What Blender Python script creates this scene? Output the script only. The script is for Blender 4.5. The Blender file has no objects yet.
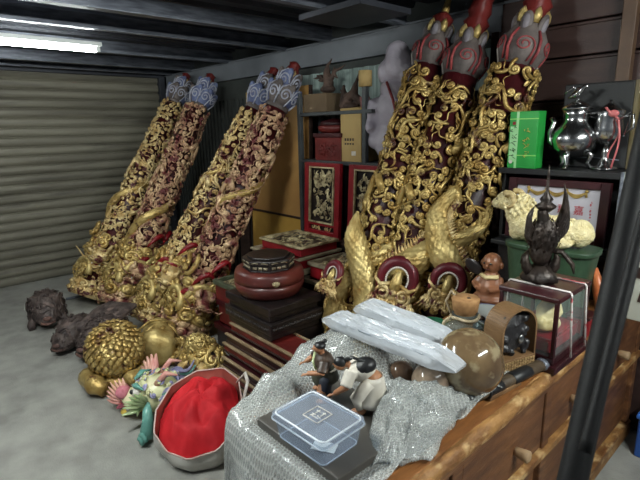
import bpy, math, random
import numpy as np
from mathutils import Matrix, Vector, noise as mn
PI = math.pi
S = bpy.context.scene
COL = S.collection

# ------------------------------------------------------------------ camera, world, lights, exposure
F_PX, H = 474.0, 1.6
RM = np.array([[0.668, -0.158, 0.728], [0.744, 0.169, -0.646], [-0.021, 0.973, 0.231]])
_u, _s, _v = np.linalg.svd(RM); RM = _u @ _v          # world = RM @ camera axes
CAM = np.array([0.0, 0.0, H])
cd = bpy.data.cameras.new('camera'); cam = bpy.data.objects.new('camera', cd); COL.objects.link(cam)
cd.sensor_width = 36.0; cd.lens = 36.0 * F_PX / 640.0; cd.clip_start = 0.02
cam.matrix_world = Matrix([list(RM[i]) + [CAM[i]] for i in range(3)] + [[0, 0, 0, 1]])
S.camera = cam
S.view_settings.view_transform = 'Standard'; S.view_settings.look = 'None'
S.view_settings.gamma = 1.0; S.view_settings.exposure = 0.0
S.view_settings.use_curve_mapping = False
wd = bpy.data.worlds.new('world'); S.world = wd; wd.use_nodes = True
wd.node_tree.nodes['Background'].inputs[0].default_value = (0.80, 0.90, 1.0, 1)
wd.node_tree.nodes['Background'].inputs[1].default_value = 0.11
TUBE_EMIT = (85.0, 385.0, 370.0)
TUBES = [(-3.92, 0.69), (-1.75, -0.10), (0.60, 1.35)]   # ceiling tube lamps: x, y of middle

# ------------------------------------------------------------------ helpers
def ray(px, py):
    v = np.array([(px - 320) / F_PX, (240 - py) / F_PX, -1.0]); return RM @ (v / np.linalg.norm(v))
def at_z(px, py, z): d = ray(px, py); return CAM + d * ((z - H) / d[2])
def at_y(px, py, y): d = ray(px, py); return CAM + d * (y / d[1])
def at_x(px, py, x): d = ray(px, py); return CAM + d * (x / d[0])
def unit(v): v = np.asarray(v, float); return v / (np.linalg.norm(v) + 1e-12)
def lin(c): return tuple(((x / 255.0) / 12.92 if x <= 10.3 else ((x / 255.0 + 0.055) / 1.055) ** 2.4) for x in c) + (1.0,)
def rot(ax, a): return np.array(Matrix.Rotation(a, 3, ax))
def mat4(R=None, t=(0, 0, 0)):
    M = np.eye(4); M[:3, :3] = np.eye(3) if R is None else R; M[:3, 3] = t; return M
def frame(z, x):                                   # columns x,y,z with z kept
    z = unit(z); x = np.asarray(x, float); x = unit(x - z * np.dot(x, z)); return np.stack([x, np.cross(z, x), z], 1)

class MB:
    def __init__(s): s.V = []; s.F = []; s.n = 0; s.U = []
    def add(s, V, F, M=None):
        V = np.asarray(V, float).reshape(-1, 3)
        if M is not None: V = V @ M[:3, :3].T + M[:3, 3]
        o = s.n; s.V.append(V); s.n += len(V)
        s.F.extend([tuple(i + o for i in f) for f in F]); return s
    def tube(s, P, r, n=8, M=None, cap=True, up=None, flat=1.0, disp=None):
        V, Fc = tube_vf(P, r, n, cap, up, flat, disp); return s.add(V, Fc, M)
    def lathe(s, prof, n=32, M=None, fn=None):
        prof = [(max(r, 1e-4), z) for r, z in prof]; a = np.arange(n) * 2 * PI / n; V = []
        for r, z in prof:
            rr = r if fn is None else r * fn(a, z)
            V.append(np.stack([rr * np.cos(a), rr * np.sin(a), np.full(n, z)], 1))
        V = np.concatenate(V); Fc = []
        for i in range(len(prof) - 1):
            for j in range(n):
                k = (j + 1) % n; Fc.append((i * n + j, i * n + k, (i + 1) * n + k, (i + 1) * n + j))
        Fc.append(tuple(range(n - 1, -1, -1))); m = (len(prof) - 1) * n; Fc.append(tuple(range(m, m + n)))
        return s.add(V, Fc, M)
    def box(s, c, d, R=None, M=None, taper=1.0):
        x, y, z = [q / 2 for q in d]; t = taper
        V = np.array([(-x, -y, -z), (x, -y, -z), (x, y, -z), (-x, y, -z), (-x*t, -y*t, z), (x*t, -y*t, z), (x*t, y*t, z), (-x*t, y*t, z)])
        if R is not None: V = V @ np.asarray(R).T
        V = V + np.asarray(c, float)
        return s.add(V, [(0, 3, 2, 1), (4, 5, 6, 7), (0, 1, 5, 4), (1, 2, 6, 5), (2, 3, 7, 6), (3, 0, 4, 7)], M)
    def ell(s, c, r, R=None, M=None, n=16, m=10):
        r = (r, r, r) if np.isscalar(r) else r
        V = [(0, 0, -1)]
        for i in range(1, m):
            t = -PI / 2 + PI * i / m
            for j in range(n): p = 2 * PI * j / n; V.append((math.cos(t) * math.cos(p), math.cos(t) * math.sin(p), math.sin(t)))
        V.append((0, 0, 1)); V = np.array(V) * np.array(r)
        if R is not None: V = V @ np.asarray(R).T
        V = V + np.asarray(c, float); Fc = []
        for j in range(n): Fc.append((0, 1 + (j + 1) % n, 1 + j))
        for i in range(m - 2):
            for j in range(n):
                a, b = 1 + i * n + j, 1 + i * n + (j + 1) % n; Fc.append((a, b, b + n, a + n))
        o = 1 + (m - 2) * n; l = len(V) - 1
        for j in range(n): Fc.append((o + j, o + (j + 1) % n, l))
        return s.add(V, Fc, M)
    def grid(s, fn, nu, nv, wrap=False, M=None):
        V = np.array([fn(i / (nu if wrap else nu - 1), j / (nv - 1)) for j in range(nv) for i in range(nu)]); Fc = []
        for j in range(nv - 1):
            for i in range(nu if wrap else nu - 1):
                k = (i + 1) % nu; Fc.append((j * nu + i, j * nu + k, (j + 1) * nu + k, (j + 1) * nu + i))
        s.U.extend([(i / max(nu - 1, 1), j / (nv - 1)) for j in range(nv) for i in range(nu)])
        return s.add(V, Fc, M)
    def prism(s, poly, h, M=None):
        n = len(poly); V = [(x, y, 0) for x, y in poly] + [(x, y, h) for x, y in poly]
        Fc = [tuple(range(n - 1, -1, -1)), tuple(range(n, 2 * n))] + [(i, (i + 1) % n, n + (i + 1) % n, n + i) for i in range(n)]
        return s.add(V, Fc, M)
    def copy_in(s, o, M): 
        V = np.concatenate(o.V); return s.add(V, o.F, M)

def tube_vf(P, r, n=8, cap=True, up=None, flat=1.0, disp=None):
    P = np.asarray(P, float); m = len(P); r = np.broadcast_to(np.asarray(r, float), (m,))
    T = np.gradient(P, axis=0); T /= (np.linalg.norm(T, axis=1, keepdims=True) + 1e-12)
    a0 = np.array([0, 0, 1.0]) if up is None else np.asarray(up, float)
    if abs(np.dot(a0, T[0])) > 0.95: a0 = np.array([1.0, 0, 0.1])
    N = np.zeros_like(P); v = unit(a0 - T[0] * np.dot(a0, T[0])); N[0] = v
    for i in range(1, m):
        if up is not None and abs(np.dot(a0, T[i])) < 0.95: v = a0
        v = unit(v - T[i] * np.dot(v, T[i])); N[i] = v
    B = np.cross(T, N); a = np.arange(n) * 2 * PI / n
    rr = r[:, None] * np.ones((1, n)) if disp is None else r[:, None] + disp
    V = P[:, None, :] + rr[..., None] * (N[:, None, :] * np.cos(a)[None, :, None] * flat + B[:, None, :] * np.sin(a)[None, :, None])
    Fc = []
    for i in range(m - 1):
        for j in range(n):
            k = (j + 1) % n; Fc.append((i * n + j, (i + 1) * n + j, (i + 1) * n + k, i * n + k))
    if cap: Fc.append(tuple(range(n))); o = (m - 1) * n; Fc.append(tuple(range(o + n - 1, o - 1, -1)))
    return V.reshape(-1, 3), Fc

def rootof(o):
    while o.parent: o = o.parent
    return o
def out(name, mb, m, parent=None, smooth=True, bevel=0, world=False, loc=None, sub=0, solid=0, remesh=0, disp=None, uv=False, weld=False):
    """link one mesh object; world=True means the vertices are given in world space"""
    V = np.concatenate(mb.V)
    me = bpy.data.meshes.new(name)
    if world and parent is not None:
        Mi = np.array(rootof(parent).matrix_basis.inverted()); V = V @ Mi[:3, :3].T + Mi[:3, 3]
    if loc is not None and parent is None: V = V - np.asarray(loc)
    me.from_pydata(V.tolist(), [], mb.F); me.update()
    if uv and len(mb.U) == len(V):
        lay = me.uv_layers.new(name='sheet'); U = np.array(mb.U); li = np.zeros(len(me.loops), int); me.loops.foreach_get('vertex_index', li)
        lay.data.foreach_set('uv', U[li].ravel())
    if smooth: me.polygons.foreach_set('use_smooth', [True] * len(me.polygons))
    me.materials.append(m)
    o = bpy.data.objects.new(name, me); COL.objects.link(o)
    if parent is not None: o.parent = parent
    if loc is not None and parent is None: o.location = loc
    if remesh:
        q = o.modifiers.new('remesh', 'REMESH'); q.mode = 'VOXEL'; q.voxel_size = remesh; q.use_smooth_shade = True
        q = o.modifiers.new('smooth', 'SMOOTH'); q.iterations = 4; q.factor = 0.5
    if sub: q = o.modifiers.new('sub', 'SUBSURF'); q.levels = sub; q.render_levels = sub
    if disp:
        t = bpy.data.textures.new(name, disp[0]); t.noise_scale = disp[1]
        q = o.modifiers.new('disp', 'DISPLACE'); q.texture = t; q.strength = disp[2]; q.mid_level = 0.5; q.texture_coords = 'LOCAL'
    if solid: q = o.modifiers.new('solid', 'SOLIDIFY'); q.thickness = solid; q.offset = 0
    if bevel:
        q = o.modifiers.new('bevel', 'BEVEL'); q.width = bevel; q.segments = 2; q.limit_method = 'ANGLE'
    return o
def tag(o, label, cat, group=None, kind=None):
    o['label'] = label; o['category'] = cat
    if group: o['group'] = group
    if kind: o['kind'] = kind
    return o
def thing(name, label, cat, loc=(0, 0, 0), group=None, R=None):
    o = bpy.data.objects.new(name, None); COL.objects.link(o); o.empty_display_size = 0.05
    Rm = np.eye(3) if R is None else np.asarray(R)
    o.matrix_basis = Matrix([list(Rm[i]) + [float(loc[i])] for i in range(3)] + [[0, 0, 0, 1]])
    return tag(o, label, cat, group)
def struct(name, mb, m, label=None, **k):
    o = out(name, mb, m, **k); o['kind'] = 'structure'
    if label: o['label'] = label
    return o
def ridge(x, y, s, o): return 1 - abs(nz((x, y, 0), s, o)) * 2
def nz(p, s=1.0, o=0.0): return mn.noise(Vector((p[0] * s + o, p[1] * s + o * 1.7, (p[2] if len(p) > 2 else 0) * s + o * .3)))

# ------------------------------------------------------------------ materials
MATS = {}
def mat(name, c1, c2=None, scale=6.0, rough=0.6, metal=0.0, bump=0.0, bscale=None, detail=4.0, ramp=(0.35, 0.65), c3=None, s3=2.0, r3=(0.55, 0.7), stretch=(1, 1, 1), spec=None, trans=0.0, ior=1.45, alpha=1.0, coat=0.0, emit=None, sub=0.0):
    m = bpy.data.materials.new(name); m.use_nodes = True; N = m.node_tree.nodes; L = m.node_tree.links
    b = N['Principled BSDF']; b.inputs['Roughness'].default_value = rough; b.inputs['Metallic'].default_value = metal
    b.inputs['Base Color'].default_value = lin(c1)
    if spec is not None: b.inputs['Specular IOR Level'].default_value = spec
    b.inputs['Transmission Weight'].default_value = trans; b.inputs['IOR'].default_value = ior
    b.inputs['Alpha'].default_value = alpha; b.inputs['Coat Weight'].default_value = coat
    if emit: b.inputs['Emission Color'].default_value = lin(emit[0]); b.inputs['Emission Strength'].default_value = emit[1]
    tc = N.new('ShaderNodeTexCoord'); mp = N.new('ShaderNodeMapping'); mp.inputs['Scale'].default_value = stretch
    L.new(tc.outputs['Object'], mp.inputs['Vector'])
    if c2:
        nt = N.new('ShaderNodeTexNoise'); nt.inputs['Scale'].default_value = scale; nt.inputs['Detail'].default_value = detail
        L.new(mp.outputs[0], nt.inputs['Vector'])
        cr = N.new('ShaderNodeValToRGB'); e = cr.color_ramp.elements
        e[0].position, e[1].position = ramp; e[0].color = lin(c1); e[1].color = lin(c2)
        L.new(nt.outputs['Fac'], cr.inputs[0]); col = cr.outputs[0]
        if c3:
            n3 = N.new('ShaderNodeTexNoise'); n3.inputs['Scale'].default_value = s3; n3.inputs['Detail'].default_value = 5
            L.new(mp.outputs[0], n3.inputs['Vector'])
            r = N.new('ShaderNodeValToRGB'); r.color_ramp.elements[0].position, r.color_ramp.elements[1].position = r3
            L.new(n3.outputs['Fac'], r.inputs[0])
            mx = N.new('ShaderNodeMix'); mx.data_type = 'RGBA'; L.new(r.outputs[0], mx.inputs[0]); L.new(col, mx.inputs[6]); mx.inputs[7].default_value = lin(c3)
            col = mx.outputs[2]
            if metal > 0:
                mm = N.new('ShaderNodeMapRange'); mm.inputs[3].default_value = metal; mm.inputs[4].default_value = 0.0
                L.new(r.outputs[0], mm.inputs[0]); L.new(mm.outputs[0], b.inputs['Metallic'])
        L.new(col, b.inputs['Base Color'])
    if bump:
        bt = N.new('ShaderNodeTexNoise'); bt.inputs['Scale'].default_value = bscale or scale * 3; bt.inputs['Detail'].default_value = 4
        L.new(mp.outputs[0], bt.inputs['Vector']); bp = N.new('ShaderNodeBump'); bp.inputs['Strength'].default_value = bump; bp.inputs['Distance'].default_value = 0.01
        L.new(bt.outputs['Fac'], bp.inputs['Height']); L.new(bp.outputs[0], b.inputs['Normal'])
    MATS[name] = m; return m
GOLD = mat('gilding', (208, 182, 118), (156, 124, 66), 9, 0.36, 0.5, 0.5, 60, c3=(70, 36, 24), s3=14, r3=(0.56, 0.66))
PALE = mat('worn_gilding', (226, 204, 152), (192, 158, 100), 12, 0.42, 0.4, 0.5, 70, c3=(84, 34, 34), s3=16, r3=(0.53, 0.63))
PALER = mat('reddish_worn_gilding', (214, 184, 144), (160, 116, 92), 12, 0.45, 0.3, 0.5, 70, c3=(104, 48, 48), s3=13, r3=(0.48, 0.60))
BRIGHT = mat('bright_gilding', (214, 192, 130), (166, 138, 80), 10, 0.40, 0.5, 0.35, 70)
LACQ = mat('dark_red_lacquer', (66, 12, 18), (34, 7, 11), 7, 0.45, 0, 0.3, 30)
RED = mat('red_lacquer', (138, 22, 30), (108, 14, 24), 6, 0.4, 0, 0.1, 30)
REDW = mat('worn_red_lacquer', (112, 34, 30), (86, 28, 26), 8, 0.45, 0, 0.2, 30)
GREYC = mat('grey_paint', (112, 102, 98), (76, 68, 66), 9, 0.6, 0, 0.2, 40)
BLUEC = mat('blue_grey_paint', (112, 122, 156), (78, 86, 122), 10, 0.6)
WHITEP = mat('white_line_paint', (222, 216, 208), (190, 180, 172), 20, 0.6)
EARP = mat('ear_paint', (128, 122, 128), (100, 92, 98), 12, 0.6)
LINEP = mat('pale_line_paint', (176, 178, 190), (140, 140, 156), 20, 0.6)
PINKP = mat('dull_red_line_paint', (150, 62, 62), (120, 44, 48), 16, 0.6)
DARKW = mat('dark_carved_wood', (86, 74, 70), (44, 34, 34), 14, 0.55, 0, 0.7, 40, c3=(118, 100, 94), s3=12)
BLACKW = mat('black_lacquer', (24, 21, 22), (40, 32, 31), 14, 0.3, 0, 0.1, 40)
BLACK = mat('black_paint', (20, 20, 22), (30, 30, 32), 8, 0.45)
SILVER = mat('silver', (205, 205, 205), (150, 150, 150), 8, 0.2, 1.0, 0.1, 20)
OAK = mat('worn_desk_wood', (142, 92, 48), (104, 62, 30), 5, 0.5, 0, 0.3, 30, stretch=(6, 1, 6), c3=(196, 150, 96), s3=5, r3=(0.58, 0.72))
OAKF = mat('desk_front_wood', (112, 72, 42), (82, 50, 30), 5, 0.55, 0, 0.2, 30, stretch=(3, 1, 6), c3=(132, 92, 58), s3=7, r3=(.55, .75))
EDGEW = mat('scuffed_edge_wood', (158, 116, 66), (104, 66, 34), 9, 0.6, 0, 0.6, 40, c3=(190, 158, 110), s3=14, stretch=(2, 1, 2))
CARD = mat('cardboard', (186, 158, 104), (168, 140, 90), 5, 0.8)
PLY = mat('brown_board', (190, 146, 86), (172, 128, 74), 2.5, 0.55, 0, 0.05, 20)
PLYY = mat('yellow_board', (206, 164, 80), (184, 142, 66), 2.5, 0.5, 0, 0.05, 20)
BROWNW = mat('dark_brown_wood', (64, 46, 40), (46, 32, 28), 6, 0.5, 0, 0.1, 30, stretch=(1, 4, 4))
MAROON = mat('maroon_wood', (58, 23, 27), (40, 15, 19), 6, 0.3, 0, 0.05, 30)

def clear(name, c, body=0.5, rough=0.25, bump=0.0, bscale=40, hexa=0.0, tint=(240, 244, 248)):
    m = bpy.data.materials.new(name); m.use_nodes = True; N = m.node_tree.nodes; L = m.node_tree.links; b = N['Principled BSDF']; o = N['Material Output']
    b.inputs['Base Color'].default_value = lin(c); b.inputs['Roughness'].default_value = rough; b.inputs['Specular IOR Level'].default_value = 1.0
    tr = N.new('ShaderNodeBsdfTransparent'); tr.inputs[0].default_value = lin(tint); mx = N.new('ShaderNodeMixShader'); mx.inputs[0].default_value = body
    L.new(tr.outputs[0], mx.inputs[1]); L.new(b.outputs[0], mx.inputs[2]); L.new(mx.outputs[0], o.inputs['Surface'])
    if hexa:                                            # rows of round air bubbles in a hexagonal lattice, laid out in the sheet's own coordinates
        uv = N.new('ShaderNodeUVMap'); uv.uv_map = 'sheet'; hs = []
        for off in ((0, 0, 0), (.5, .5, 0)):
            mp = N.new('ShaderNodeVectorMath'); mp.operation = 'MULTIPLY_ADD'; mp.inputs[1].default_value = (1 / hexa, 1 / (hexa * 1.732), 0); mp.inputs[2].default_value = off; L.new(uv.outputs[0], mp.inputs[0])
            fr = N.new('ShaderNodeVectorMath'); fr.operation = 'FRACTION'; L.new(mp.outputs[0], fr.inputs[0])
            sb = N.new('ShaderNodeVectorMath'); sb.operation = 'SUBTRACT'; sb.inputs[1].default_value = (.5, .5, 0); L.new(fr.outputs[0], sb.inputs[0])
            ml = N.new('ShaderNodeVectorMath'); ml.operation = 'MULTIPLY'; ml.inputs[1].default_value = (1, 1.732, 0); L.new(sb.outputs[0], ml.inputs[0])
            ln = N.new('ShaderNodeVectorMath'); ln.operation = 'LENGTH'; L.new(ml.outputs[0], ln.inputs[0]); hs.append(ln.outputs['Value'])
        mn_ = N.new('ShaderNodeMath'); mn_.operation = 'MINIMUM'; L.new(hs[0], mn_.inputs[0]); L.new(hs[1], mn_.inputs[1])
        mr = N.new('ShaderNodeMapRange'); mr.interpolation_type = 'SMOOTHERSTEP'; mr.inputs[1].default_value = .28; mr.inputs[2].default_value = .47; mr.inputs[3].default_value = 1; mr.inputs[4].default_value = 0; L.new(mn_.outputs[0], mr.inputs[0])
        bp = N.new('ShaderNodeBump'); bp.inputs['Strength'].default_value = 1.0; bp.inputs['Distance'].default_value = 0.004; L.new(mr.outputs[0], bp.inputs['Height']); L.new(bp.outputs[0], b.inputs['Normal'])
        m2 = N.new('ShaderNodeMapRange'); m2.inputs[3].default_value = min(1, body * 1.2); m2.inputs[4].default_value = body * .70; L.new(mr.outputs[0], m2.inputs[0]); L.new(m2.outputs[0], mx.inputs[0])
    elif bump:
        tc = N.new('ShaderNodeTexCoord'); nt = N.new('ShaderNodeTexNoise'); nt.inputs['Scale'].default_value = bscale; L.new(tc.outputs['Object'], nt.inputs['Vector'])
        bp = N.new('ShaderNodeBump'); bp.inputs['Strength'].default_value = bump; bp.inputs['Distance'].default_value = .01; L.new(nt.outputs['Fac'], bp.inputs['Height']); L.new(bp.outputs[0], b.inputs['Normal'])
    return m

# ------------------------------------------------------------------ setting
m_floor = mat('concrete', (156, 155, 149), (132, 131, 126), 7, 0.75, 0, 0.35, 120, detail=12, c3=(166, 165, 159), s3=2.2, r3=(0.45, 0.9))
struct('floor', MB().box((-2.5, 0.0, -0.05), (9.0, 5.6, 0.1)), m_floor, smooth=False)
m_deck = mat('ceiling_steel', (66, 68, 76), (50, 52, 58), 3, 0.5, 0.3)
m_joist = mat('galvanised_steel', (128, 132, 142), (92, 96, 106), 12, 0.4, 0.5, 0.1, 40, stretch=(4, 0.6, 4))
mb = MB()
xs = np.arange(-6.0, 2.0, 0.2)
pr = []
for x in xs: pr += [(x, 2.36), (x + 0.09, 2.36), (x + 0.105, 2.40), (x + 0.185, 2.40)]
V = [(x, y, z) for y in (-2.8, 2.75) for x, z in pr]; n = len(pr)
mb.add(V, [(i, i + 1, n + i + 1, n + i) for i in range(n - 1)])
mb.box((-2.0, 0, 2.43), (8.2, 5.6, 0.04))
struct('ceiling', mb, m_deck, smooth=False)
for x in (-5.62, -5.15, -4.35, -3.42, -2.87, -2.15, -1.3, -0.4, 0.4, 1.3):
    mb = MB(); w = 0.05 if x not in (-2.87, -5.15) else 0.07
    mb.box((x, 0, 2.252), (w, 5.5, 0.008)); mb.box((x - w / 2 + .003, 0, 2.30), (0.006, 5.5, 0.10)); mb.box((x + w / 2 - .003, 0, 2.264), (0.006, 5.5, 0.02))
    o = struct('ceiling_joist', mb, m_joist, smooth=False)
o = struct('ceiling_panel', MB().box((-2.08, 2.15, 2.235), (0.5, 0.42, 0.03)), m_deck, smooth=False)
# roller shutter on the left
m_shut = mat('shutter_slats', (126, 122, 108), (104, 100, 88), 3, 0.55, 0.1, 0.05, 30, c3=(78, 74, 66), s3=5, r3=(0.52, 0.72), stretch=(1, 0.25, 3))
mb = MB(); P = []; z = 0.0; sl = 0.098
while z < 2.30:
    for t, dx in ((0.0, -0.020), (0.07, -0.016), (0.10, 0.0), (0.2, 0.008), (0.5, 0.014), (0.8, 0.008), (0.93, -0.004), (0.96, -0.018)): P.append((-5.875 + dx, z + t * sl))
    z += sl
n = len(P); V = [(x, y, zz) for y in (-2.0, 2.60) for x, zz in P]
mb.add(V, [(i, n + i, n + i + 1, i + 1) for i in range(n - 1)])
o = struct('door_1', mb, m_shut, label='grey ribbed roller shutter'); q = o.modifiers.new('es', 'EDGE_SPLIT'); q.split_angle = 0.5
struct('trim_1', MB().box((-5.855, 2.635, 1.15), (0.09, 0.07, 2.3)).box((-5.86, 0.2, 2.27), (0.12, 4.9, 0.09)), m_deck, smooth=False, bevel=0.004)
struct('wall_left', MB().box((-5.98, 0.0, 1.2), (0.06, 5.6, 2.5)), m_deck, smooth=False)
# back wall: steel band, window strip, corrugated sheet, timber boarding
m_wall = mat('dark_sheet_wall', (72, 76, 74), (58, 60, 58), 3, 0.7)
m_band = mat('band_paint', (124, 128, 134), (108, 112, 118), 3, 0.6)
mb = MB(); mb.box((-3.6, 2.775, 1.2), (4.7, 0.05, 2.5))
for x in np.arange(-5.8, -1.45, 0.075): mb.box((x, 2.742, 0.95), (0.035, 0.02, 1.9))
struct('wall_back', mb, m_wall, smooth=False)
struct('trim_2', MB().box((-3.55, 2.72, 2.17), (4.55, 0.05, 0.16)).box((-3.55, 2.712, 2.252), (4.55, 0.07, 0.012)), m_band, smooth=False)
m_strip = mat('translucent_sheet', (150, 166, 160), (110, 128, 122), 30, 0.4, stretch=(4, 1, 0.05), emit=((150, 170, 165), 0.05))
mb = MB(); P = []
for i, x in enumerate(np.arange(-3.9, -1.42, 0.02)): P.append((x, 2.715 + 0.012 * math.sin(i * 1.05)))
n = len(P); mb.add([(x, y, zz) for zz in (1.80, 2.03) for x, y in P], [(i, i + 1, n + i + 1, n + i) for i in range(n - 1)])
struct('window_1', mb, m_strip, label='strip of ribbed translucent sheet under the steel band')
m_board = mat('brown_boarding', (64, 46, 42), (52, 36, 33), 5, 0.5, 0, 0.1, 30, stretch=(0.6, 4, 5))
mb = MB()
zz = [0.0, 0.42, 0.86, 1.17, 1.40, 1.62, 1.71, 1.925, 2.09, 2.34]
for a, b in zip(zz[:-1], zz[1:]): mb.box((-0.70, 2.715, (a + b) / 2), (1.5, 0.05, b - a - 0.012)); mb.box((-0.70, 2.70, b - 0.012), (1.5, 0.04, 0.014))
mb.box((-0.70, 2.75, 1.17), (1.5, 0.03, 2.34))
struct('wall_right', mb, m_board, smooth=False, bevel=0.004, label='dark brown horizontal boarding')
struct('trim_3', MB().box((-0.80, 2.665, 1.17), (0.06, 0.05, 2.34)), mat('brown_trim', (92, 70, 50), (74, 54, 40), 6, 0.5), smooth=False, bevel=0.004)
struct('trim_4', MB().box((-1.46, 2.67, 1.05), (0.05, 0.05, 2.1)), m_board, smooth=False, bevel=0.004)
# tube lamps
def tube_mat(e): return mat('lit_tube', (235, 240, 238), rough=.4, emit=((248, 255, 251), e))
m_fix = mat('white_enamel', (205, 208, 206), (190, 194, 192), 4, 0.4)
for (x, y), em, lb in zip(TUBES, TUBE_EMIT, ('lit fluorescent tube lamp on the ceiling before the roller shutter', 'lit fluorescent tube lamp over the gilded pieces on the floor', 'lit fluorescent tube lamp over the desk')):
    t = thing('fluorescent_lamp', lb, 'lamp', (x, y, 2.25), 'tube lamps on the ceiling')
    out('housing', MB().box((0, 0, -0.012), (0.075, 1.26, 0.03)), m_fix, t, False, 0.004)
    ys = np.linspace(-0.59, 0.59, 12)
    out('tube', MB().tube([(0, v, -0.052) for v in ys], 0.016, 12), tube_mat(em), t)
    for s in (-1, 1): out('tube_holder', MB().box((0, s * 0.605, -0.042), (0.04, 0.03, 0.05)), m_fix, t, False, 0.004)

#@PART2
# ------------------------------------------------------------------ carved relief kit
def spiral_pts(turns=1.6, R0=0.5, R1=0.08, h=0.35, n=20, tail=0.0, side=1):
    a = np.linspace(0, turns * 2 * PI, n); t = a / a[-1]; r = R0 + (R1 - R0) * t ** 0.85
    P = np.stack([r * np.cos(a), side * r * np.sin(a), h * t], 1)
    if tail:
        k = np.linspace(1, 0, 6)[:-1]
        T = np.stack([R0 + 0.12 * np.sin(k * PI), -side * tail * k, -0.05 * k], 1); P = np.concatenate([T, P])
    return P
def proto_scroll(turns, tail, side, r0=0.20, r1=0.13, n=18, k=5):
    P = spiral_pts(turns, n=n, tail=tail, side=side); r = np.linspace(r0, r1, len(P)); r[0] *= 0.4
    m = MB().tube(P, r, k); m.ell((0, 0, 0.26), (0.2, 0.2, 0.2), n=6, m=4); return np.concatenate(m.V), m.F
def proto_strand(L, amp, w, r0=0.10, n=12, k=5):
    t = np.linspace(0, 1, n); P = np.stack([amp * np.sin(t * w), (t - 0.5) * L, 0.12 * np.sin(t * PI)], 1)
    r = r0 * (0.25 + np.sin(t * PI) ** 0.6); m = MB().tube(P, r, k); return np.concatenate(m.V), m.F
def proto_leaf(L=1.2, w=0.35, k=4):
    V = []; Fc = []
    for i in range(7):
        t = i / 6; ww = w * math.sin(PI * min(1, t * 0.93 + 0.07)) ** 0.8
        V += [(-ww, (t - .4) * L, 0.0 + .2 * t), (0, (t - .4) * L, 0.16 + 0.25 * t), (ww, (t - .4) * L, 0.0 + .2 * t)]
    for i in range(6):
        o = i * 3; Fc += [(o, o + 1, o + 4, o + 3), (o + 1, o + 2, o + 5, o + 4)]
    return np.array(V), Fc
PROTO = [proto_scroll(1.7, 0.0, 1), proto_scroll(1.5, 0.9, 1), proto_scroll(1.5, 0.9, -1), proto_scroll(1.3, 1.4, -1), proto_strand(2.6, 0.35, 7), proto_strand(3.4, 0.3, 9, 0.11), proto_leaf()]
PROTO_S = [proto_scroll(1.25, 0.0, 1, .2, .14, 11, 4), proto_scroll(1.25, 0.8, -1, .19, .12, 11, 4), proto_strand(2.2, .3, 6, .12, 8, 4), proto_leaf(1.3, .4)]
def on_cyl(V, th, h, r, ang, sc):
    c, s = math.cos(ang), math.sin(ang); u = (V[:, 0] * c - V[:, 1] * s) * sc; v = (V[:, 0] * s + V[:, 1] * c) * sc; w = V[:, 2] * sc + r
    a = th + u / r; return np.stack([w * np.cos(a), w * np.sin(a), h + v], 1)
def on_ell(V, d, rad, c, ang, sc, lift=1.0, R=None):
    """a prototype laid on an ellipsoid of radii rad at direction d"""
    rad = np.asarray(rad, float); p = d * rad; nrm = unit(d / rad); t = unit(np.cross(nrm, (0.3, 0.2, 1.0))); b = np.cross(nrm, t)
    ca, sa = math.cos(ang), math.sin(ang); u = V[:, 0] * ca - V[:, 1] * sa; v = V[:, 0] * sa + V[:, 1] * ca
    W = p * lift + (np.outer(u, t) + np.outer(v, b) + np.outer(V[:, 2], nrm)) * sc
    if R is not None: W = W @ np.asarray(R).T
    return W + np.asarray(c)
def fib(n):
    i = np.arange(n) + 0.5; z = 1 - 2 * i / n; a = PI * (1 + 5 ** 0.5) * i; q = np.sqrt(1 - z * z)
    return np.stack([q * np.cos(a), q * np.sin(a), z], 1)
def carve(mb, c, rad, n, sc, rng, protos=PROTO_S, R=None, zmin=-1.0, lift=1.0, which=None):
    for d in fib(n):
        if d[2] < zmin: continue
        d = unit(d + rng.normal(0, 0.06, 3)); p = protos[which if which is not None else rng.integers(len(protos))]
        mb.add(on_ell(p[0], d, rad, c, rng.uniform(0, 2 * PI), sc * rng.uniform(.8, 1.25), lift, R), p[1])
def scaled_tube(mb, P, r, ns=None, na=36, sc=0.02, depth=0.16):
    """a tube whose skin is rows of overlapping scales"""
    P = np.asarray(P, float); d = np.concatenate([[0], np.cumsum(np.linalg.norm(np.diff(P, axis=0), axis=1))]); L = d[-1]
    m = int(L / (sc / 4)); s = np.linspace(0, L, m); Q = np.stack([np.interp(s, d, P[:, i]) for i in range(3)], 1)
    rr = np.interp(s, d, r); cells = max(6, int(round(2 * PI * max(r) / sc / 1.1))); na = cells * 4
    a = np.arange(na) / na * cells; D = np.zeros((m, na))
    for k in range(2):
        row = s / sc * 0.5 + 0.5 * k; f = row - np.floor(row)
        A = a[None, :] + 0.5 * k; x = (A - np.floor(A) - 0.5) * 2
        lim = np.clip(1.15 - np.abs(x) ** 2.2 - f[:, None], 0, 1)
        D = np.maximum(D, np.where(lim > 0, (0.25 + 0.75 * f[:, None]) * np.minimum(1, lim * 4), 0))
    mb.tube(Q, rr, na, disp=D * rr[:, None] * depth)
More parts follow.
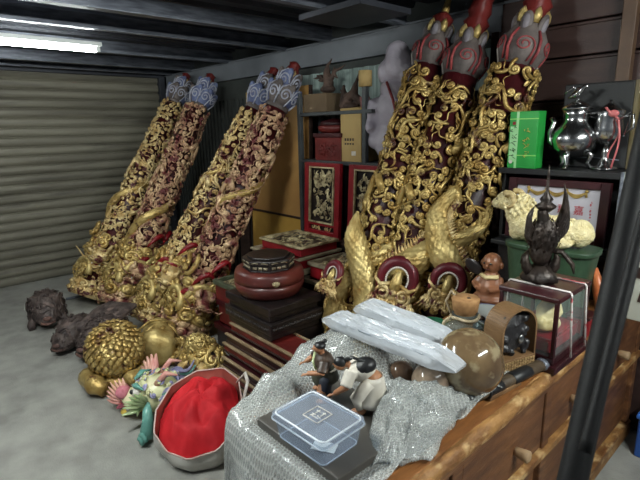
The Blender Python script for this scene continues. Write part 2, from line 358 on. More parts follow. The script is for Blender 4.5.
def dragon_head(parent, M, s, gold, red, rng, hood=False):
    """carved dragon face looking along local +x, z up"""
    mb = MB(); T = lambda *p: p
    mb.ell((0, 0, 0), (.50, .42, .40)); mb.ell((.42, 0, -.05), (.42, .27, .22)); mb.ell((.75, 0, .08), (.16, .22, .13))
    for sd in (-1, 1):
        mb.tube(spiral_pts(1.3, .15, .03, .06, 14) @ rot('Y', PI / 2).T * [1, sd, 1] + [.83, sd * .16, .12], .045, 6)
        mb.ell((.26, sd * .26, .24), (.15, .13, .14)); mb.tube([(.02, sd * .2, .34), (.2, sd * .3, .45), (.42, sd * .27, .38)], [.05, .08, .03], 7)
        mb.tube([(-.1, sd * .2, .3), (-.35, sd * .3, .62), (-.62, sd * .34, .74), (-.95, sd * .5, .72)], [.10, .085, .06, .015], 8)
        mb.tube([(-.35, sd * .3, .62), (-.42, sd * .36, .85), (-.6, sd * .38, .95)], [.06, .05, .012], 6)
        mb.tube([(.7, sd * .25, -.02), (.85, sd * .55, .1), (.7, sd * .8, .25), (.85, sd * .95, .5)], [.035, .035, .03, .012], 6)
        mb.ell((-.05, sd * .5, .1), (.10, .20, .12), R=rot('X', sd * .6))
        for k in range(5):
            a = -1.3 + k * .55; c0 = np.array([-.28, sd * .36, .05 + .0 * k]); d = np.array([-.6, sd * .55 * math.cos(a), .7 * math.sin(a)])
            t = np.linspace(0, 1, 9)[:, None]; mb.tube(c0 + d * t + np.array([0, 0, .12]) * np.sin(t * 6), np.linspace(.09, .02, 9), 6)
            mb.tube(spiral_pts(1.3, .13, .03, .08, 12) @ rot('X', sd * -PI / 2).T + [-.25 - .04 * k, sd * .47, -.4 + .2 * k], .045, 6)
    for k in range(7): mb.tube(spiral_pts(1.2, .12, .03, .05, 10) @ rot('Y', PI / 2).T + [.35 + .1 * math.sin(k), -.36 + .12 * k, -.5 - .08 * math.cos(k * 2)], .045, 5)
    mb.ell((.36, 0, -.36), (.38, .22, .09), R=rot('Y', .35))
    h = out('dragon_head', MB().copy_in(mb, M @ np.diag([s, s, s, 1])), gold, parent)
    mb = MB(); mb.ell((.45, 0, -.2), (.34, .17, .07), R=rot('Y', .2))
    out('tongue', MB().copy_in(mb, M @ np.diag([s, s, s, 1])), red, h)
    mb = MB()
    for sd in (-1, 1):
        for x in (.45, .6, .74): mb.lathe([(.03, 0), (.022, -.07), (.002, -.14)], 6, mat4(None, (x, sd * .2, -.14)))
    out('fangs', MB().copy_in(mb, M @ np.diag([s, s, s, 1])), WHITEP, h)
    mb = MB()
    for sd in (-1, 1): mb.ell((.34, sd * .3, .27), .075)
    out('eyes', MB().copy_in(mb, M @ np.diag([s, s, s, 1])), BLACK, h)
    return h

def reshape(o, fn):
    n = len(o.data.vertices); A = np.zeros(n * 3); o.data.vertices.foreach_get('co', A); o.data.vertices.foreach_set('co', fn(A.reshape(-1, 3)).ravel()); o.data.update()
def column(base, top, r, style, seed, label, head_h, head_ang=0.0, hood=None, coil=0.0, extra=None):
    r0 = r; r = r if style == 'pale' else r * .87
    rng = np.random.default_rng(seed)
    base = np.asarray(base, float); top = np.asarray(top, float); ax = top - base; L = np.linalg.norm(ax)
    R = frame(ax, CAM - base); tilt = math.acos(R[2, 2]); base = base + np.array([0, 0, r * 1.15 * math.sin(tilt) * 0.9])
    L -= r * 0.3
    t = thing('carved_column', label, 'column', base, 'gilded dragon columns leaning on the wall', R); t['kind'] = 'thing'
    fine = style == 'pale'; gold = (PALER if seed in (12, 14) else PALE) if fine else GOLD
    out('shaft', MB().lathe([(r * .74, 0.0), (r * .74, L * .5), (r * .70, L)], 40), LACQ, t)
    out('plinth', MB().lathe([(r * 1.05, 0), (r * 1.12, .03), (r * 1.0, .06), (r * .86, .09), (r * .98, .12), (r * .8, .15)], 28), gold, t)
    # cloud scrolls over the whole shaft
    mb = MB(); st = 0.050 if fine else 0.054; rows = int((L - .12) / st); per = int(2 * PI * r / st)
    for i in range(rows):
        for j in range(per):
            if rng.random() < (0.03 if fine else 0.06): continue
            th = (j + .5 * (i % 2) + rng.uniform(-.25, .25)) * 2 * PI / per; h = .12 + (i + .5 + rng.uniform(-.25, .25)) * st
            k = rng.choice(7, p=[.30, .20, .20, .12, .06, .06, .06]); low = max(0, 1 - h / (L * .38))
            V, Fc = PROTO[k]; sc = st * rng.uniform(.72, 1.05) * (1 + .25 * low) * (.6 if k > 3 else 1)
            mb.add(on_cyl(V, th, h, r * (rng.uniform(.80, .94) + .12 * low), rng.uniform(0, 2 * PI) if k < 4 else rng.normal(0, .7), sc), Fc)
    for k in range(30):
        V, Fc = PROTO[k % 3]; mb.add(on_cyl(V, k * 2 * PI / 15, .05 + .06 * (k // 15), r * 1.05, rng.uniform(0, 6.3), .07), Fc)
    for i in range(70):
        V, Fc = PROTO[4 + i % 2]; mb.add(on_cyl(V, rng.uniform(0, 2 * PI), rng.uniform(.2, L - .1), r * rng.uniform(.86, .96), rng.normal(0, .8), rng.uniform(.05, .085)), Fc)
    out('cloud_relief', mb, gold, t)
    # dragon coiling up the shaft
    n = 120; q = np.linspace(0, 1, n); th = coil + q * 2 * PI * (1.5 if fine else 1.1) + .4 * np.sin(q * 9); h = .22 + q * (L * (.66 if fine else .52))
    rho = r * ((.80 if fine else .80) + .10 * np.sin(q * 17) + .16 * (1 - q)); tr = np.interp(q, [0, .15, .45, .8, 1], [.05, .06, .05, .036, .012]) * (.62 if fine else 1.0)
    P = np.stack([rho * np.cos(th), rho * np.sin(th), h], 1); mb = MB(); scaled_tube(mb, P, tr, sc=.030, depth=.36)
    d = out('dragon_body', mb, GOLD if fine else BRIGHT, t)
    mb = MB()
    for i in range(4, n - 4, 2):
        up = unit([math.cos(th[i]), math.sin(th[i]), 0.25]); p = P[i] + up * tr[i] * .9; T = unit(P[i + 1] - P[i - 1])
        mb.tube([p, p + up * tr[i] * .5 + T * .012, p + up * tr[i] * .8 + T * .035], [tr[i] * .28, tr[i] * .18, .001], 5)
    out('dorsal_fin', mb, gold, d)
    for k, (fh, fa) in enumerate(((.40, .35), (.62, -.45), (.78, .6))):   # clawed legs reaching over the clouds
        mb = MB(); hh = L * fh; a = np.linspace(fa, fa + (-.9 if k % 2 else .9), 7); rr = r * np.array([.95, 1.04, 1.1, 1.1, 1.06, 1.02, 1.0])
        Q = np.stack([rr * np.cos(a), rr * np.sin(a), hh + np.array([0, .03, .07, .06, .02, -.03, -.06])], 1); mb.tube(Q, [.022, .024, .022, .02, .018, .016, .018], 8)
        for c in range(4):
            a2 = a[-1] + (c - 1.5) * .16; mb.tube([Q[-1], (r * 1.06 * math.cos(a2), r * 1.06 * math.sin(a2), hh - .10), (r * 1.0 * math.cos(a2 * 1.0), r * 1.0 * math.sin(a2), hh - .135)], [.012, .010, .002], 5)
        out('dragon_leg', mb, gold, t)
    ca, sa = math.cos(head_ang), math.sin(head_ang)
    if hood is None:
        M = mat4(np.array([[ca, -sa, 0], [sa, ca, 0], [0, 0, 1]]) @ rot('Y', .55), (r * 1.1 * ca, r * 1.1 * sa, head_h)); dragon_head(t, M, .17, gold, RED, rng)
        mb = MB()                                            # lower swirl of waves round the foot
        for k in range(46):
            V, Fc = PROTO[k % 4]; mb.add(on_cyl(V, rng.uniform(0, 2 * PI), rng.uniform(.12, L * .30), r * rng.uniform(1.0, 1.22), rng.uniform(0, 6.3), rng.uniform(.07, .11)), Fc)
        out('wave_relief', mb, GOLD, t)
        for k in range(5):
            mb = MB(); a0 = rng.uniform(-1.3, 1.3); h0 = rng.uniform(.2, L * .36); a = np.linspace(a0, a0 + .9, 8)
            mb.tube(np.stack([r * 1.2 * np.cos(a), r * 1.2 * np.sin(a), h0 + .14 * np.sin(np.linspace(0, 2.6, 8))], 1), .5 * np.array([.006, .02, .03, .034, .03, .024, .016, .004]) * 1.3, 7)
            out('sash', mb, RED, t)
        for k in range(3):
            mb = MB(); a0 = (-.9, .2, .95)[k]; carve(mb, (r * 1.1 * math.cos(a0), r * 1.1 * math.sin(a0), .24 + .09 * k), (.06, .06, .09), 40, .028, rng)
            mb.tube(np.stack([(r * 1.2) * np.cos(a0 + .5 * np.cos(np.linspace(0, PI, 10))), (r * 1.2) * np.sin(a0 + .5 * np.cos(np.linspace(0, PI, 10))), .2 + .09 * k + .14 * np.sin(np.linspace(0, PI, 10))], 1), .026, 8)
            out('petal', mb, BRIGHT, t)
    else:
        w, hz, hr = hood                                         # red hooded dragon mask near the foot
        M = mat4(np.array([[ca, -sa, 0], [sa, ca, 0], [0, 0, 1]]), (hr * ca, hr * sa, hz))
        a = np.linspace(0, PI, 26); hp = np.stack([0 * a - w * .1 * np.sin(a), w * np.cos(a), w * np.sin(a) * 1.12], 1); hp = np.concatenate([[(w * .05, w * .92, -w * .95), (w * .02, w * 1.0, -w * .5)], hp, [(w * .02, -w * 1.0, -w * .5), (w * .05, -w * .92, -w * .95)]]); hr_ = w * np.concatenate([[.16, .26], .30 + .10 * np.sin(a), [.26, .16]]); mb = MB().tube(hp, hr_, 14)
        hd = out('hood', MB().copy_in(mb, M), LACQ if False else RED_HOOD, t)
        mb = MB()
        for v in np.linspace(-.35, PI + .35, 26): mb.ell((w * .16, w * .68 * math.cos(v), w * .70 * 1.12 * math.sin(v)), w * .075, n=7, m=5)
        out('hood_trim', MB().copy_in(mb, M), WHITEP, hd)
        mb = MB().lathe([(w * .34, -w * .7), (w * .36, -w * .2), (w * .26, w * .3), (w * .16, w * .55), (.001, w * .62)], 16, M @ mat4(rot('Y', -.2), (w * .12, 0, 0)))
        out('muzzle', mb, BRIGHT, t)
        mb = MB()
        for sd in (-1, 1):
            mb.tube(spiral_pts(1.6, .55 * w, .1 * w, .2 * w, 18) @ rot('Y', PI / 2).T * [1, sd, 1] + [w * .35, sd * w * .6, -w * .95], w * .13, 7)
            mb.tube([(w * .2, sd * w * .3, -w * .3), (w * .5, sd * w * .9, -w * .5), (w * .3, sd * w * 1.3, -w * .2), (0, sd * w * 1.35, w * .2)], [w * .14, w * .16, w * .1, w * .02], 7)
            for k in range(6): mb.tube([(w * .3, sd * w * (.2 + .2 * k), -w * 1.2), (w * .5, sd * w * (.3 + .22 * k), -w * 1.7), (w * .2, sd * w * (.3 + .3 * k), -w * 2.3)], [w * .12, w * .1, w * .02], 6)
        mb.ell((w * .1, 0, -w * 1.0), (w * .4, w * .9, w * .55)); mb.ell((w * .4, 0, -w * .8), (w * .3, w * .3, w * .25))
        for k in range(9): mb.tube(spiral_pts(1.3, .3 * w, .06 * w, .1 * w, 12) @ rot('Y', PI / 2).T + [w * .35, (k - 4) * w * .32, -w * 1.6 - w * .25 * (k % 2)], w * .09, 6)
        out('dragon_face', MB().copy_in(mb, M), PALE, t)
    if extra: extra(t, r, L, rng)
    if fine:                                                 # the posts swell towards the foot
        for o in t.children: reshape(o, lambda V: V * np.stack([np.interp(V[:, 2], [0, L * .35, L], [1.24, 1.12, .90])] * 2 + [np.ones(len(V))], 1))
    done = set(t.children)
    # capital and finial
    r = r0
    Z = mat4(None, (0, 0, L))
    if fine:
        c = out('capital', MB().lathe([(r * .72, -.02), (r * .86, .0), (r * .8, .03), (r * .6, .10), (r * .5, .2), (.02, .22)], 28, Z), GREYC, t)
        for ring, (nk, rad, zz, tl) in enumerate(((7, r * .80, .10, .42), (5, r * .55, .22, .25))):
            for k in range(nk):
                a = 2 * PI * (k + .5 * ring) / nk + .2; Mk = mat4(np.array(Matrix.Rotation(a, 3, 'Z') @ Matrix.Rotation(tl, 3, 'Y')), (rad * math.cos(a), rad * math.sin(a), L + zz)); w = .074 - .010 * ring
                mbp = MB().ell((0, 0, 0), (.035, w, .105), M=Mk); mbp.ell((0, w * .5, .07), (.03, w * .5, .05), M=Mk)
                p = out('petal', mbp, (BLUEC, GREYC)[(k + seed) % 3 == 2], c)
                mbs = MB().tube(spiral_pts(1.5, .056, .012, .012, 22) @ np.array([[0, 0, 1], [1, 0, 0], [0, 1, 0]]) .T @ np.eye(3) + [.026, 0, .02], .008, 6, Mk)
                mbs.tube([(.02, -w * .9, -.08), (.03, -w * .98, .0), (.02, -w * .8, .07), (.0, 0, .108), (.02, w * .8, .07), (.03, w * .98, .0)], .007, 6, Mk)
                out('spiral', mbs, LINEP, p)
        f = out('finial', MB().lathe([(.05, .2), (.065, .25), (.05, .30), (.062, .34), (.045, .38), (.055, .40), (.02, .42)], 12, Z, lambda a, z: 1 + .12 * np.cos(4 * a)), REDW, t)
        mb = MB()
        for k in range(5): a = 2 * PI * k / 5 + .4; mb.lathe([(.012, .24), (.022, .28), (.016, .32), (.002, .34)], 8, Z @ mat4(None, (.07 * math.cos(a), .07 * math.sin(a), 0)))
        out('finial_tips', mb, PALE, f)
    else:
        c = out('capital', MB().lathe([(r * .60, -.02), (r * .70, .02), (r * .86, .09), (r * .84, .15), (r * .62, .22), (r * .46, .27), (r * .36, .29), (.02, .30)], 36, Z, lambda a, z: 1 + .05 * np.cos(5 * a)), GREYC, t)
        for k in range(5):
            a = 2 * PI * k / 5 + .0; Mk = mat4(np.array(Matrix.Rotation(a, 3, 'Z')), (0, 0, L))
            sp = spiral_pts(1.6, .055, .010, .0, 26) @ np.array([[0, 0, 1], [1, 0, 0], [0, 1, 0]]).T
            tail = np.array([[0, .057, -.02], [0, .05, -.06], [0, .035, -.10]])[::-1]
            q3 = np.concatenate([tail, sp]); q3[:, 2] += .12; q3[:, 0] = np.interp(q3[:, 2], [0.0, .09, .15, .22], [r * .68, r * .89, r * .87, r * .68]) - q3[:, 1] ** 2 / (2 * r) * 1.0
            s1 = out('spiral', MB().tube(q3, .0055, 6, Mk), PINKP, c)
            a2 = a + PI / 5; Mk = mat4(np.array(Matrix.Rotation(a2, 3, 'Z')), (0, 0, L))
            out('rib', MB().tube([(r * .72, 0, .01), (r * .9, 0, .09), (r * .86, 0, .16), (r * .62, 0, .22)], .008, 6, Mk), WHITEP if k % 2 else PINKP, c)
            Mk = mat4(np.array(Matrix.Rotation(a2 + .3, 3, 'Z') @ Matrix.Rotation(.12, 3, 'Y')), (r * .5 * math.cos(a2 + .3), r * .5 * math.sin(a2 + .3), L + .26))
            e_ = out('petal', MB().ell((0, 0, 0), (.02, .034, .075), M=Mk), GREYC, c)
            out('petal_face', MB().ell((.012, 0, .0), (.014, .02, .052), M=Mk), EARP, e_)
            a3 = a + .25; out('gilt_flame', MB().lathe([(.018, -.04), (.024, 0), (.02, .03), (.002, .06)], 8, mat4(None, (r * .46 * math.cos(a3), r * .46 * math.sin(a3), L + .31))), BRIGHT, c)
        if style == 'spear':
            f = out('finial', MB().lathe([(.055, .27), (.06, .32), (.05, .36), (.06, .40), (.03, .44)], 12, Z, lambda a, z: 1 + .15 * np.cos(4 * a)), REDW, t)
            out('spear_tip', MB().lathe([(.02, .36), (.024, .46), (.018, .56), (.001, .66)], 8, Z), GOLD, f)
        else:
            f = out('finial', MB().lathe([(.06, .27), (.072, .32), (.055, .36), (.07, .40), (.05, .44), (.062, .48), (.05, .56), (.06, .60), (.03, .66), (.01, .70)], 12, Z, lambda a, z: 1 + .14 * np.cos(4 * a)), REDW, t)
            out('finial_knob', MB().ell((0.03, 0, L + .40), .02), PALE, f)
    sx, sz = (.80, .92) if fine else (.90, .74)
    def fit(V): W = V * [sx, sx, 1.0]; W[:, 2] = np.where(V[:, 2] > L, L + (V[:, 2] - L) * sz, V[:, 2]); return W
    def walk(o):
        reshape(o, fit)
        for c_ in o.children: walk(c_)
    for o in t.children:
        if o not in done: walk(o)
    return t
RED_HOOD = mat('hood_red', (98, 26, 36), (76, 18, 28), 6, 0.4, 0, 0.1, 20)
def fz(px, py): return at_z(px, py, 0.0)
column(fz(88, 305), at_y(176, 108, 2.38), .132, 'pale', 11, 'leftmost gilded dragon column, leaning beside the roller shutter', .40, -.2, coil=.4)
column(fz(120, 313), at_y(200, 112, 2.36), .136, 'pale', 12, 'second gilded dragon column from the roller shutter, redder on its upper half', .36, .2, coil=1.9)
column(fz(152, 327), at_y(258, 114, 2.36), .132, 'pale', 13, 'gilded dragon column just left of the one against the big brown board', .46, -.1, coil=3.4)
column(fz(182, 338), at_y(279, 112, 2.33), .136, 'pale', 14, 'gilded dragon column leaning right in front of the big brown board', .36, .3, coil=5.2)
def tail_e(t, r, L, rng):
    q = np.linspace(0, 1, 40); P = np.stack([r * 1.3 - .03 * q, .05 - .19 * q + .03 * np.sin(q * 6), .50 + q * .58], 1)
    mb = MB(); scaled_tube(mb, P, np.interp(q, [0, .3, .75, 1], [.05, .062, .05, .006]), sc=.030, depth=.36); out('dragon_tail', mb, BRIGHT, t)
def coil_fg(sd, h0, h1):
    def fn(t, r, L, rng):
        q = np.linspace(0, 1, 60); a = sd * (-.9 + 1.9 * np.sin(q * 2.2)); P = np.stack([r * 1.08 * np.cos(a), r * 1.08 * np.sin(a), h0 + (h1 - h0) * q], 1)
        mb = MB(); scaled_tube(mb, P, np.interp(q, [0, .3, .7, 1], [.035, .064, .062, .02]), sc=.030, depth=.36); o = out('dragon_coil', mb, BRIGHT, t)
        mb = MB()
        for i in range(2, 58, 2):
            up = unit([math.cos(a[i]), math.sin(a[i]), .3 ]); side = unit(np.cross(up, P[i + 1] - P[i - 1])); p = P[i] + side * .055 * sd
            mb.tube([p, p + side * .03 * sd + up * .01, p + side * .05 * sd + np.array([0, 0, .02])], [.014, .01, .001], 5)
        out('fin', mb, PALE, o)
    return fn
def foot(px, py): p = fz(px, py); return p
column(foot(332, 396), at_y(430, 70, 2.45), .15, 'spear', 21, 'gilded dragon column with a gold spear tip, left of the three behind the desk', .5, hood=(.056, .70, .27), head_ang=-.72, coil=2.6, extra=tail_e)
column(foot(366, 396), at_y(462, 78, 2.45), .155, 'knob', 22, 'middle of the three gilded dragon columns behind the desk', .5, hood=(.088, .74, .20), head_ang=-.05, coil=4.4, extra=coil_fg(1, .72, 1.15))
column(foot(407, 396), at_y(519, 66, 2.45), .15, 'knob', 23, 'right of the three gilded dragon columns, nearest the green tea box', .5, hood=(.074, .78, .21), head_ang=.1, coil=.6, extra=coil_fg(-1, .74, 1.25))
#@PART3
# ------------------------------------------------------------------ shelf rack, board and carved panels along the back wall
m_steel = mat('grey_rack_paint', (72, 76, 78), (58, 60, 62), 8, 0.5)
t = thing('storage_rack', 'grey steel rack with two shelves against the back wall', 'rack', (-2.45, 2.55, 0))
for x in (-2.95, -2.26, -1.72):
    for y in (2.44, 2.66): out('upright', MB().box((x, y, .93), (.035, .035, 1.86)), m_steel, t, False, .003, world=True)
for z in (0.70, 1.345, 1.70):
    out('shelf', MB().box(((-2.335, 2.55, z) if z < 1.5 else (-2.575, 2.55, z)), (1.26 if z < 1.5 else .77, .25, .025)), m_steel, t, False, .003, world=True)
t = thing('leaning_board', 'big brown board with a yellow lower half, leaning on the wall', 'board', (-3.38, 2.50, 0), R=rot('X', -.03))
out('upper_sheet', MB().box((0, 0, 1.395), (.85, .02, 1.07)), PLY, t, False, .003)
out('lower_sheet', MB().box((0, 0, .425), (.85, .018, .85)), PLYY, t, False, .003)
out('batten', MB().box((0, -.012, .853), (.85, .012, .02)), BROWNW, t, False, .002)
out('edge_strip', MB().box((.43, -.002, .965), (.016, .03, 1.93)), BROWNW, t, False, .002)
t = thing('wooden_plank', 'dark brown plank standing between the two pairs of leaning columns', 'plank', (-3.98, 2.52, 0), R=rot('X', -.03))
out('plank', MB().box((0, 0, .88), (.16, .03, 1.76)), BROWNW, t, False, .003)
tag(out('cream_box', MB().box((-3.80, 2.6, 1.86), (.13, .1, .14)), CARD, smooth=False, bevel=.004, loc=(-3.80, 2.6, 1.79)), 'small cream carton up by the wall, left of the big brown board', 'box')
tag(out('ledge_crate', MB().box((-3.80, 2.62, .895), (.2, .12, 1.79)), BROWNW, smooth=False, bevel=.004, loc=(-3.8, 2.62, 0)), 'tall narrow dark crate standing behind the big brown board', 'crate')

def relief_panel(parent, x0, x1, z0, z1, y, seed, gold):
    rng = np.random.default_rng(seed); mb = MB(); w, h = x1 - x0, z1 - z0
    for k in range(int(w * h / .0011)):
        V, Fc = PROTO_S[rng.integers(4)]; sc = rng.uniform(.026, .042); a = rng.uniform(0, 6.3); c, s_ = math.cos(a), math.sin(a)
        u = (V[:, 0] * c - V[:, 1] * s_) * sc + rng.uniform(x0 + .02, x1 - .02); v = (V[:, 0] * s_ + V[:, 1] * c) * sc + rng.uniform(z0 + min(.025, h * .4), z1 - min(.025, h * .4))
        mb.add(np.stack([np.clip(u, x0, x1), y - V[:, 2] * sc - .003, np.clip(v, z0, z1)], 1), Fc)
    return out('relief_carving', mb, gold, parent)
PANG = mat('panel_gilding', (204, 190, 150), (110, 92, 66), 14, .5, .3, .3, 50)
for i, (x, lb) in enumerate(((-2.60, 'red framed carved panel door, left of the pair on the back rack'), (-2.13, 'red framed carved panel door, right of the pair, half behind a dragon column'))):
    t = thing('carved_door', lb, 'panel', (x, 2.33, .80), 'red carved panels standing at the back', rot('X', -.05) @ rot('Z', .0))
    out('frame', MB().box((-.165, 0, .27), (.05, .035, .56)).box((.165, 0, .27), (.05, .035, .56)).box((0, 0, .53), (.28, .034, .04)).box((0, 0, .02), (.28, .034, .05)).box((0, 0, .09), (.28, .03, .02)), RED, t, False, .004)
    out('ground', MB().box((0, .012, .3), (.30, .01, .5)), BLACKW, t, False)
    out('moulding', MB().box((-.128, -.014, .31), (.012, .02, .41)).box((.128, -.014, .31), (.012, .02, .41)).box((0, -.014, .515), (.268, .02, .012)).box((0, -.014, .108), (.268, .02, .012)), PANG, t, False, .003)
    relief_panel(t, -.118, .118, .12, .505, .004, 60 + i, PANG); relief_panel(t, -.12, .12, .045, .08, .004, 70 + i, PALE)
t = thing('dark_crate', 'dark wooden crate under the carved panel doors', 'crate', (-2.4, 2.36, 0))
out('crate_body', MB().box((0, 0, .39), (.95, .11, .78)), BLACKW, t, False, .004); out('crate_lid', MB().box((0, 0, .79), (.97, .13, .02)), BROWNW, t, False, .003)

def tray_stack(label, x0, x1, y0, y1, layers, seed, group):
    z = 0.0
    for i, (h, ins, m, kind) in enumerate(layers):
        lb, ct = label[i]
        a, b, c, d = x0 + ins, x1 - ins * .2, y0 + ins, y1 - ins * .3
        t = thing('carved_tray', lb, 'tray', ((a + b) / 2, (c + d) / 2, z), group)
        w, l = b - a, d - c
        out('body', MB().box((0, 0, h * .40), (w, l, h * .8)), m, t, False, .004)
        out('rim', MB().box((0, -l / 2, h * .88), (w + .02, .03, h * .22)).box((0, l / 2, h * .88), (w + .02, .03, h * .22)).box((-w / 2, 0, h * .88), (.03, l, h * .22)).box((w / 2, 0, h * .88), (.03, l, h * .22)), kind, t, False, .003)
        if i == len(layers) - 1:
            out('ground', MB().box((0, 0, h * .805), (w - .05, l - .05, .006)), BLACKW, t, False)
            rng = np.random.default_rng(seed); mb = MB()
            for k in range(90):
                V, Fc = PROTO_S[rng.integers(4)]; sc = rng.uniform(.03, .05); q = V[:, :3] * sc
                mb.add(np.stack([np.clip(q[:, 0] + rng.uniform(-w / 2 + .03, w / 2 - .03), -w / 2 + .016, w / 2 - .016), np.clip(q[:, 1] + rng.uniform(-l / 2 + .03, l / 2 - .03), -l / 2 + .016, l / 2 - .016), h * .8 + q[:, 2] * .7], 1), Fc)
            out('carving', mb, PANG, t)
        z += h + .001
REDG = mat('faded_edge_paint', (150, 140, 116), (104, 92, 74), 12, .55, 0)
G1 = 'stepped red carved trays behind the drum box'
tray_stack([('black lacquer tray at the bottom of the tall red and gold stack', ''), ('dark red tray second from the bottom of the tall carved stack', ''), ('black tray in the middle of the tall carved stack', ''), ('dark tray just under the two red top tiers of the tall stack', ''), ('wide red tray with pale rim, second from the top of the tall stack', ''), ('red tray with open carved top, topmost of the tall stack', '')],
           -2.86, -2.345, 1.86, 2.27, [(.17, .03, BLACKW, REDG), (.17, .0, LACQ, REDG), (.17, .04, BLACKW, REDW), (.17, .02, BLACKW, REDG), (.078, .01, RED, REDG), (.072, .06, RED, PANG)], 5, G1)
tray_stack([('dark tray at the floor in the short stack beside the left of the three columns', ''), ('grey edged tray second from floor in the short stack by the three columns', ''), ('dark red tray in the middle of the short stack by the three columns', ''), ('grey edged tray below the top one of the short stack', ''), ('small red tray with carved top, topmost of the short stack', '')],
           -2.33, -2.06, 1.92, 2.26, [(.17, .02, BLACKW, REDW), (.17, .0, BLACKW, REDG), (.17, .02, LACQ, REDG), (.12, .0, BLACKW, REDG), (.11, .03, RED, REDG)], 6, 'short stack of carved trays')
GRN = mat('faded_green_edge', (92, 100, 78), (66, 72, 56), 12, .6)
tray_stack([('dark tray at the bottom of the stack left of the drum box', ''), ('dark red tray in the middle of the stack left of the drum box', ''), ('green edged red tray with carving, topmost left of the drum box', '')],
           -3.02, -2.64, 1.62, 1.84, [(.2, .0, BLACKW, LACQ), (.18, .02, REDW, LACQ), (.15, .01, REDW, GRN)], 7, 'stack of trays left of the drum box')
# rack contents
t = thing('carved_box', 'small carved red wooden chest on the rack shelf', 'box', (-2.62, 2.52, 1.3585))
out('body', MB().box((0, 0, .085), (.28, .2, .17)), REDW, t, False, .005); out('lid', MB().box((0, 0, .185), (.3, .22, .03)), LACQ, t, False, .005)
relief_panel(t, -.11, .11, .03, .14, -.1, 90, REDW)
t = thing('lacquer_bowl', 'low red lacquer box with rounded lid on top of the carved chest', 'box', (-2.63, 2.52, 1.559))
out('body', MB().lathe([(.10, 0), (.13, .02), (.135, .05), (.12, .055)], 24), REDW, t); out('lid', MB().lathe([(.125, .055), (.11, .085), (.05, .1), (.01, .105)], 24), LACQ, t)
t = thing('cardboard_carton', 'tall plain cardboard carton on the rack beside the carved chest', 'box', (-2.39, 2.52, 1.3585))
out('carton', MB().box((0, 0, .185), (.2, .18, .37)), CARD, t, False, .004); out('flap', MB().box((0, -.02, .372), (.2, .15, .006), R=rot('X', .12)), CARD, t, False)
out('sticker', MB().box((.03, -.0915, .06), (.04, .002, .03)), WHITEP, t, False)
mb = MB()
for k in range(4): mb.box((-.05 + .025 * k, -.0915, .155), (.014, .002, .018))
for k in range(4): mb.box((-.05 + .025 * k, -.0915, .125), (.014, .002, .012))
out('printing', mb, BROWNW, t, False)
tag(out('tan_box', MB().box((-2.80, 2.55, 1.7815), (.26, .18, .135)), mat('tan_card', (120, 100, 76), (98, 80, 60), 5, .8), smooth=False, bevel=.005, loc=(-2.80, 2.55, 1.714)), 'dull tan carton on the upper rack shelf behind the brown board', 'box')
ROOT = mat('weathered_root', (92, 72, 62), (58, 44, 38), 12, .75, 0, .6, 50)
def root_carving(label, c, pts, seed, group='root carvings on the rack'):
    rng = np.random.default_rng(seed); mb = MB(); mb.ell((0, 0, .03), (.07, .05, .03))
    for P, r in pts: mb.tube(P, r, 8)
    for k in range(12):
        i = rng.integers(len(pts)); P = pts[i][0]; p = np.array(P[rng.integers(1, len(P))]); d = rng.normal(0, .03, 3); mb.tube([p, p + d, p + d * 1.8 + [0, 0, .015]], [.014, .01, .003], 6)
    o = out('root_carving', mb, ROOT, None, remesh=.006); o.location = c; return tag(o, label, 'carving', group)
root_carving('tall knotted root carving on top of the rack', (-2.74, 2.545, 1.8495), [([(0, 0, .02), (.01, 0, .08), (-.01, 0, .15), (.0, 0, .2)], [.045, .04, .03, .012]), ([(0, 0, .08), (.05, 0, .11), (.06, 0, .15)], [.025, .02, .008]), ([(0, 0, .1), (-.05, 0, .1), (-.06, .0, .13)], [.022, .018, .008])], 1)
root_carving('low twisted root carving right of the tall one', (-2.48, 2.53, 1.7135), [([(-.08, 0, .02), (-.03, 0, .09), (.03, 0, .12), (.05, 0, .19)], [.035, .04, .035, .015]), ([(.03, 0, .1), (.1, 0, .06), (.13, 0, .02)], [.03, .025, .02]), ([(-.03, 0, .08), (-.08, 0, .14), (-.07, 0, .18)], [.025, .02, .008])], 2)
t = thing('small_cup', 'small dull pink cup at the shelf end beside the grey upright', 'cup', (-2.32, 2.50, 1.73)); 
out('cup', MB().lathe([(.026, 0), (.03, .01), (.036, .07), (.033, .07), (.026, .012), (.001, .01)], 18), mat('pink_glaze', (150, 100, 98), rough=.35), t); out('foot', MB().lathe([(.022, -.016), (.026, 0)], 18), LACQ, t)
t = thing('paper_roll', 'cream paper roll standing on top of the grey rack upright', 'roll', (-2.26, 2.44, 1.861)); out('roll', MB().lathe([(.045, 0), (.045, .1)], 20), CARD, t); out('core', MB().lathe([(.014, .1), (.014, .104)], 12), BROWNW, t)
# pale wrapped statue
LILAC = mat('lilac_wrapping', (188, 180, 190), (164, 156, 168), 8, .5, 0, .4, 40)
t = thing('wrapped_statue', 'pale lilac wrapped statue on the rack behind the left of the three columns', 'statue', (-2.10, 2.545, 1.3585), R=np.eye(3) * 1.12)
mb = MB(); rng = np.random.default_rng(4)
mb.ell((0, 0, .12), (.13, .09, .13)); mb.ell((-.01, 0, .30), (.125, .085, .13)); mb.ell((.0, 0, .43), (.09, .075, .07))
for k in range(18): a = rng.uniform(0, 6.3); h = rng.uniform(.04, .38); mb.ell((.12 * math.cos(a), .08 * math.sin(a), h), rng.uniform(.03, .055))
mb.tube([(-.1, -.05, .36), (-.15, -.06, .26), (-.1, -.09, .19)], [.045, .04, .03], 8); mb.tube([(.1, -.05, .36), (.13, -.07, .26), (.06, -.1, .2)], [.045, .04, .03], 8)
b = out('body', mb, LILAC, t, remesh=.012)
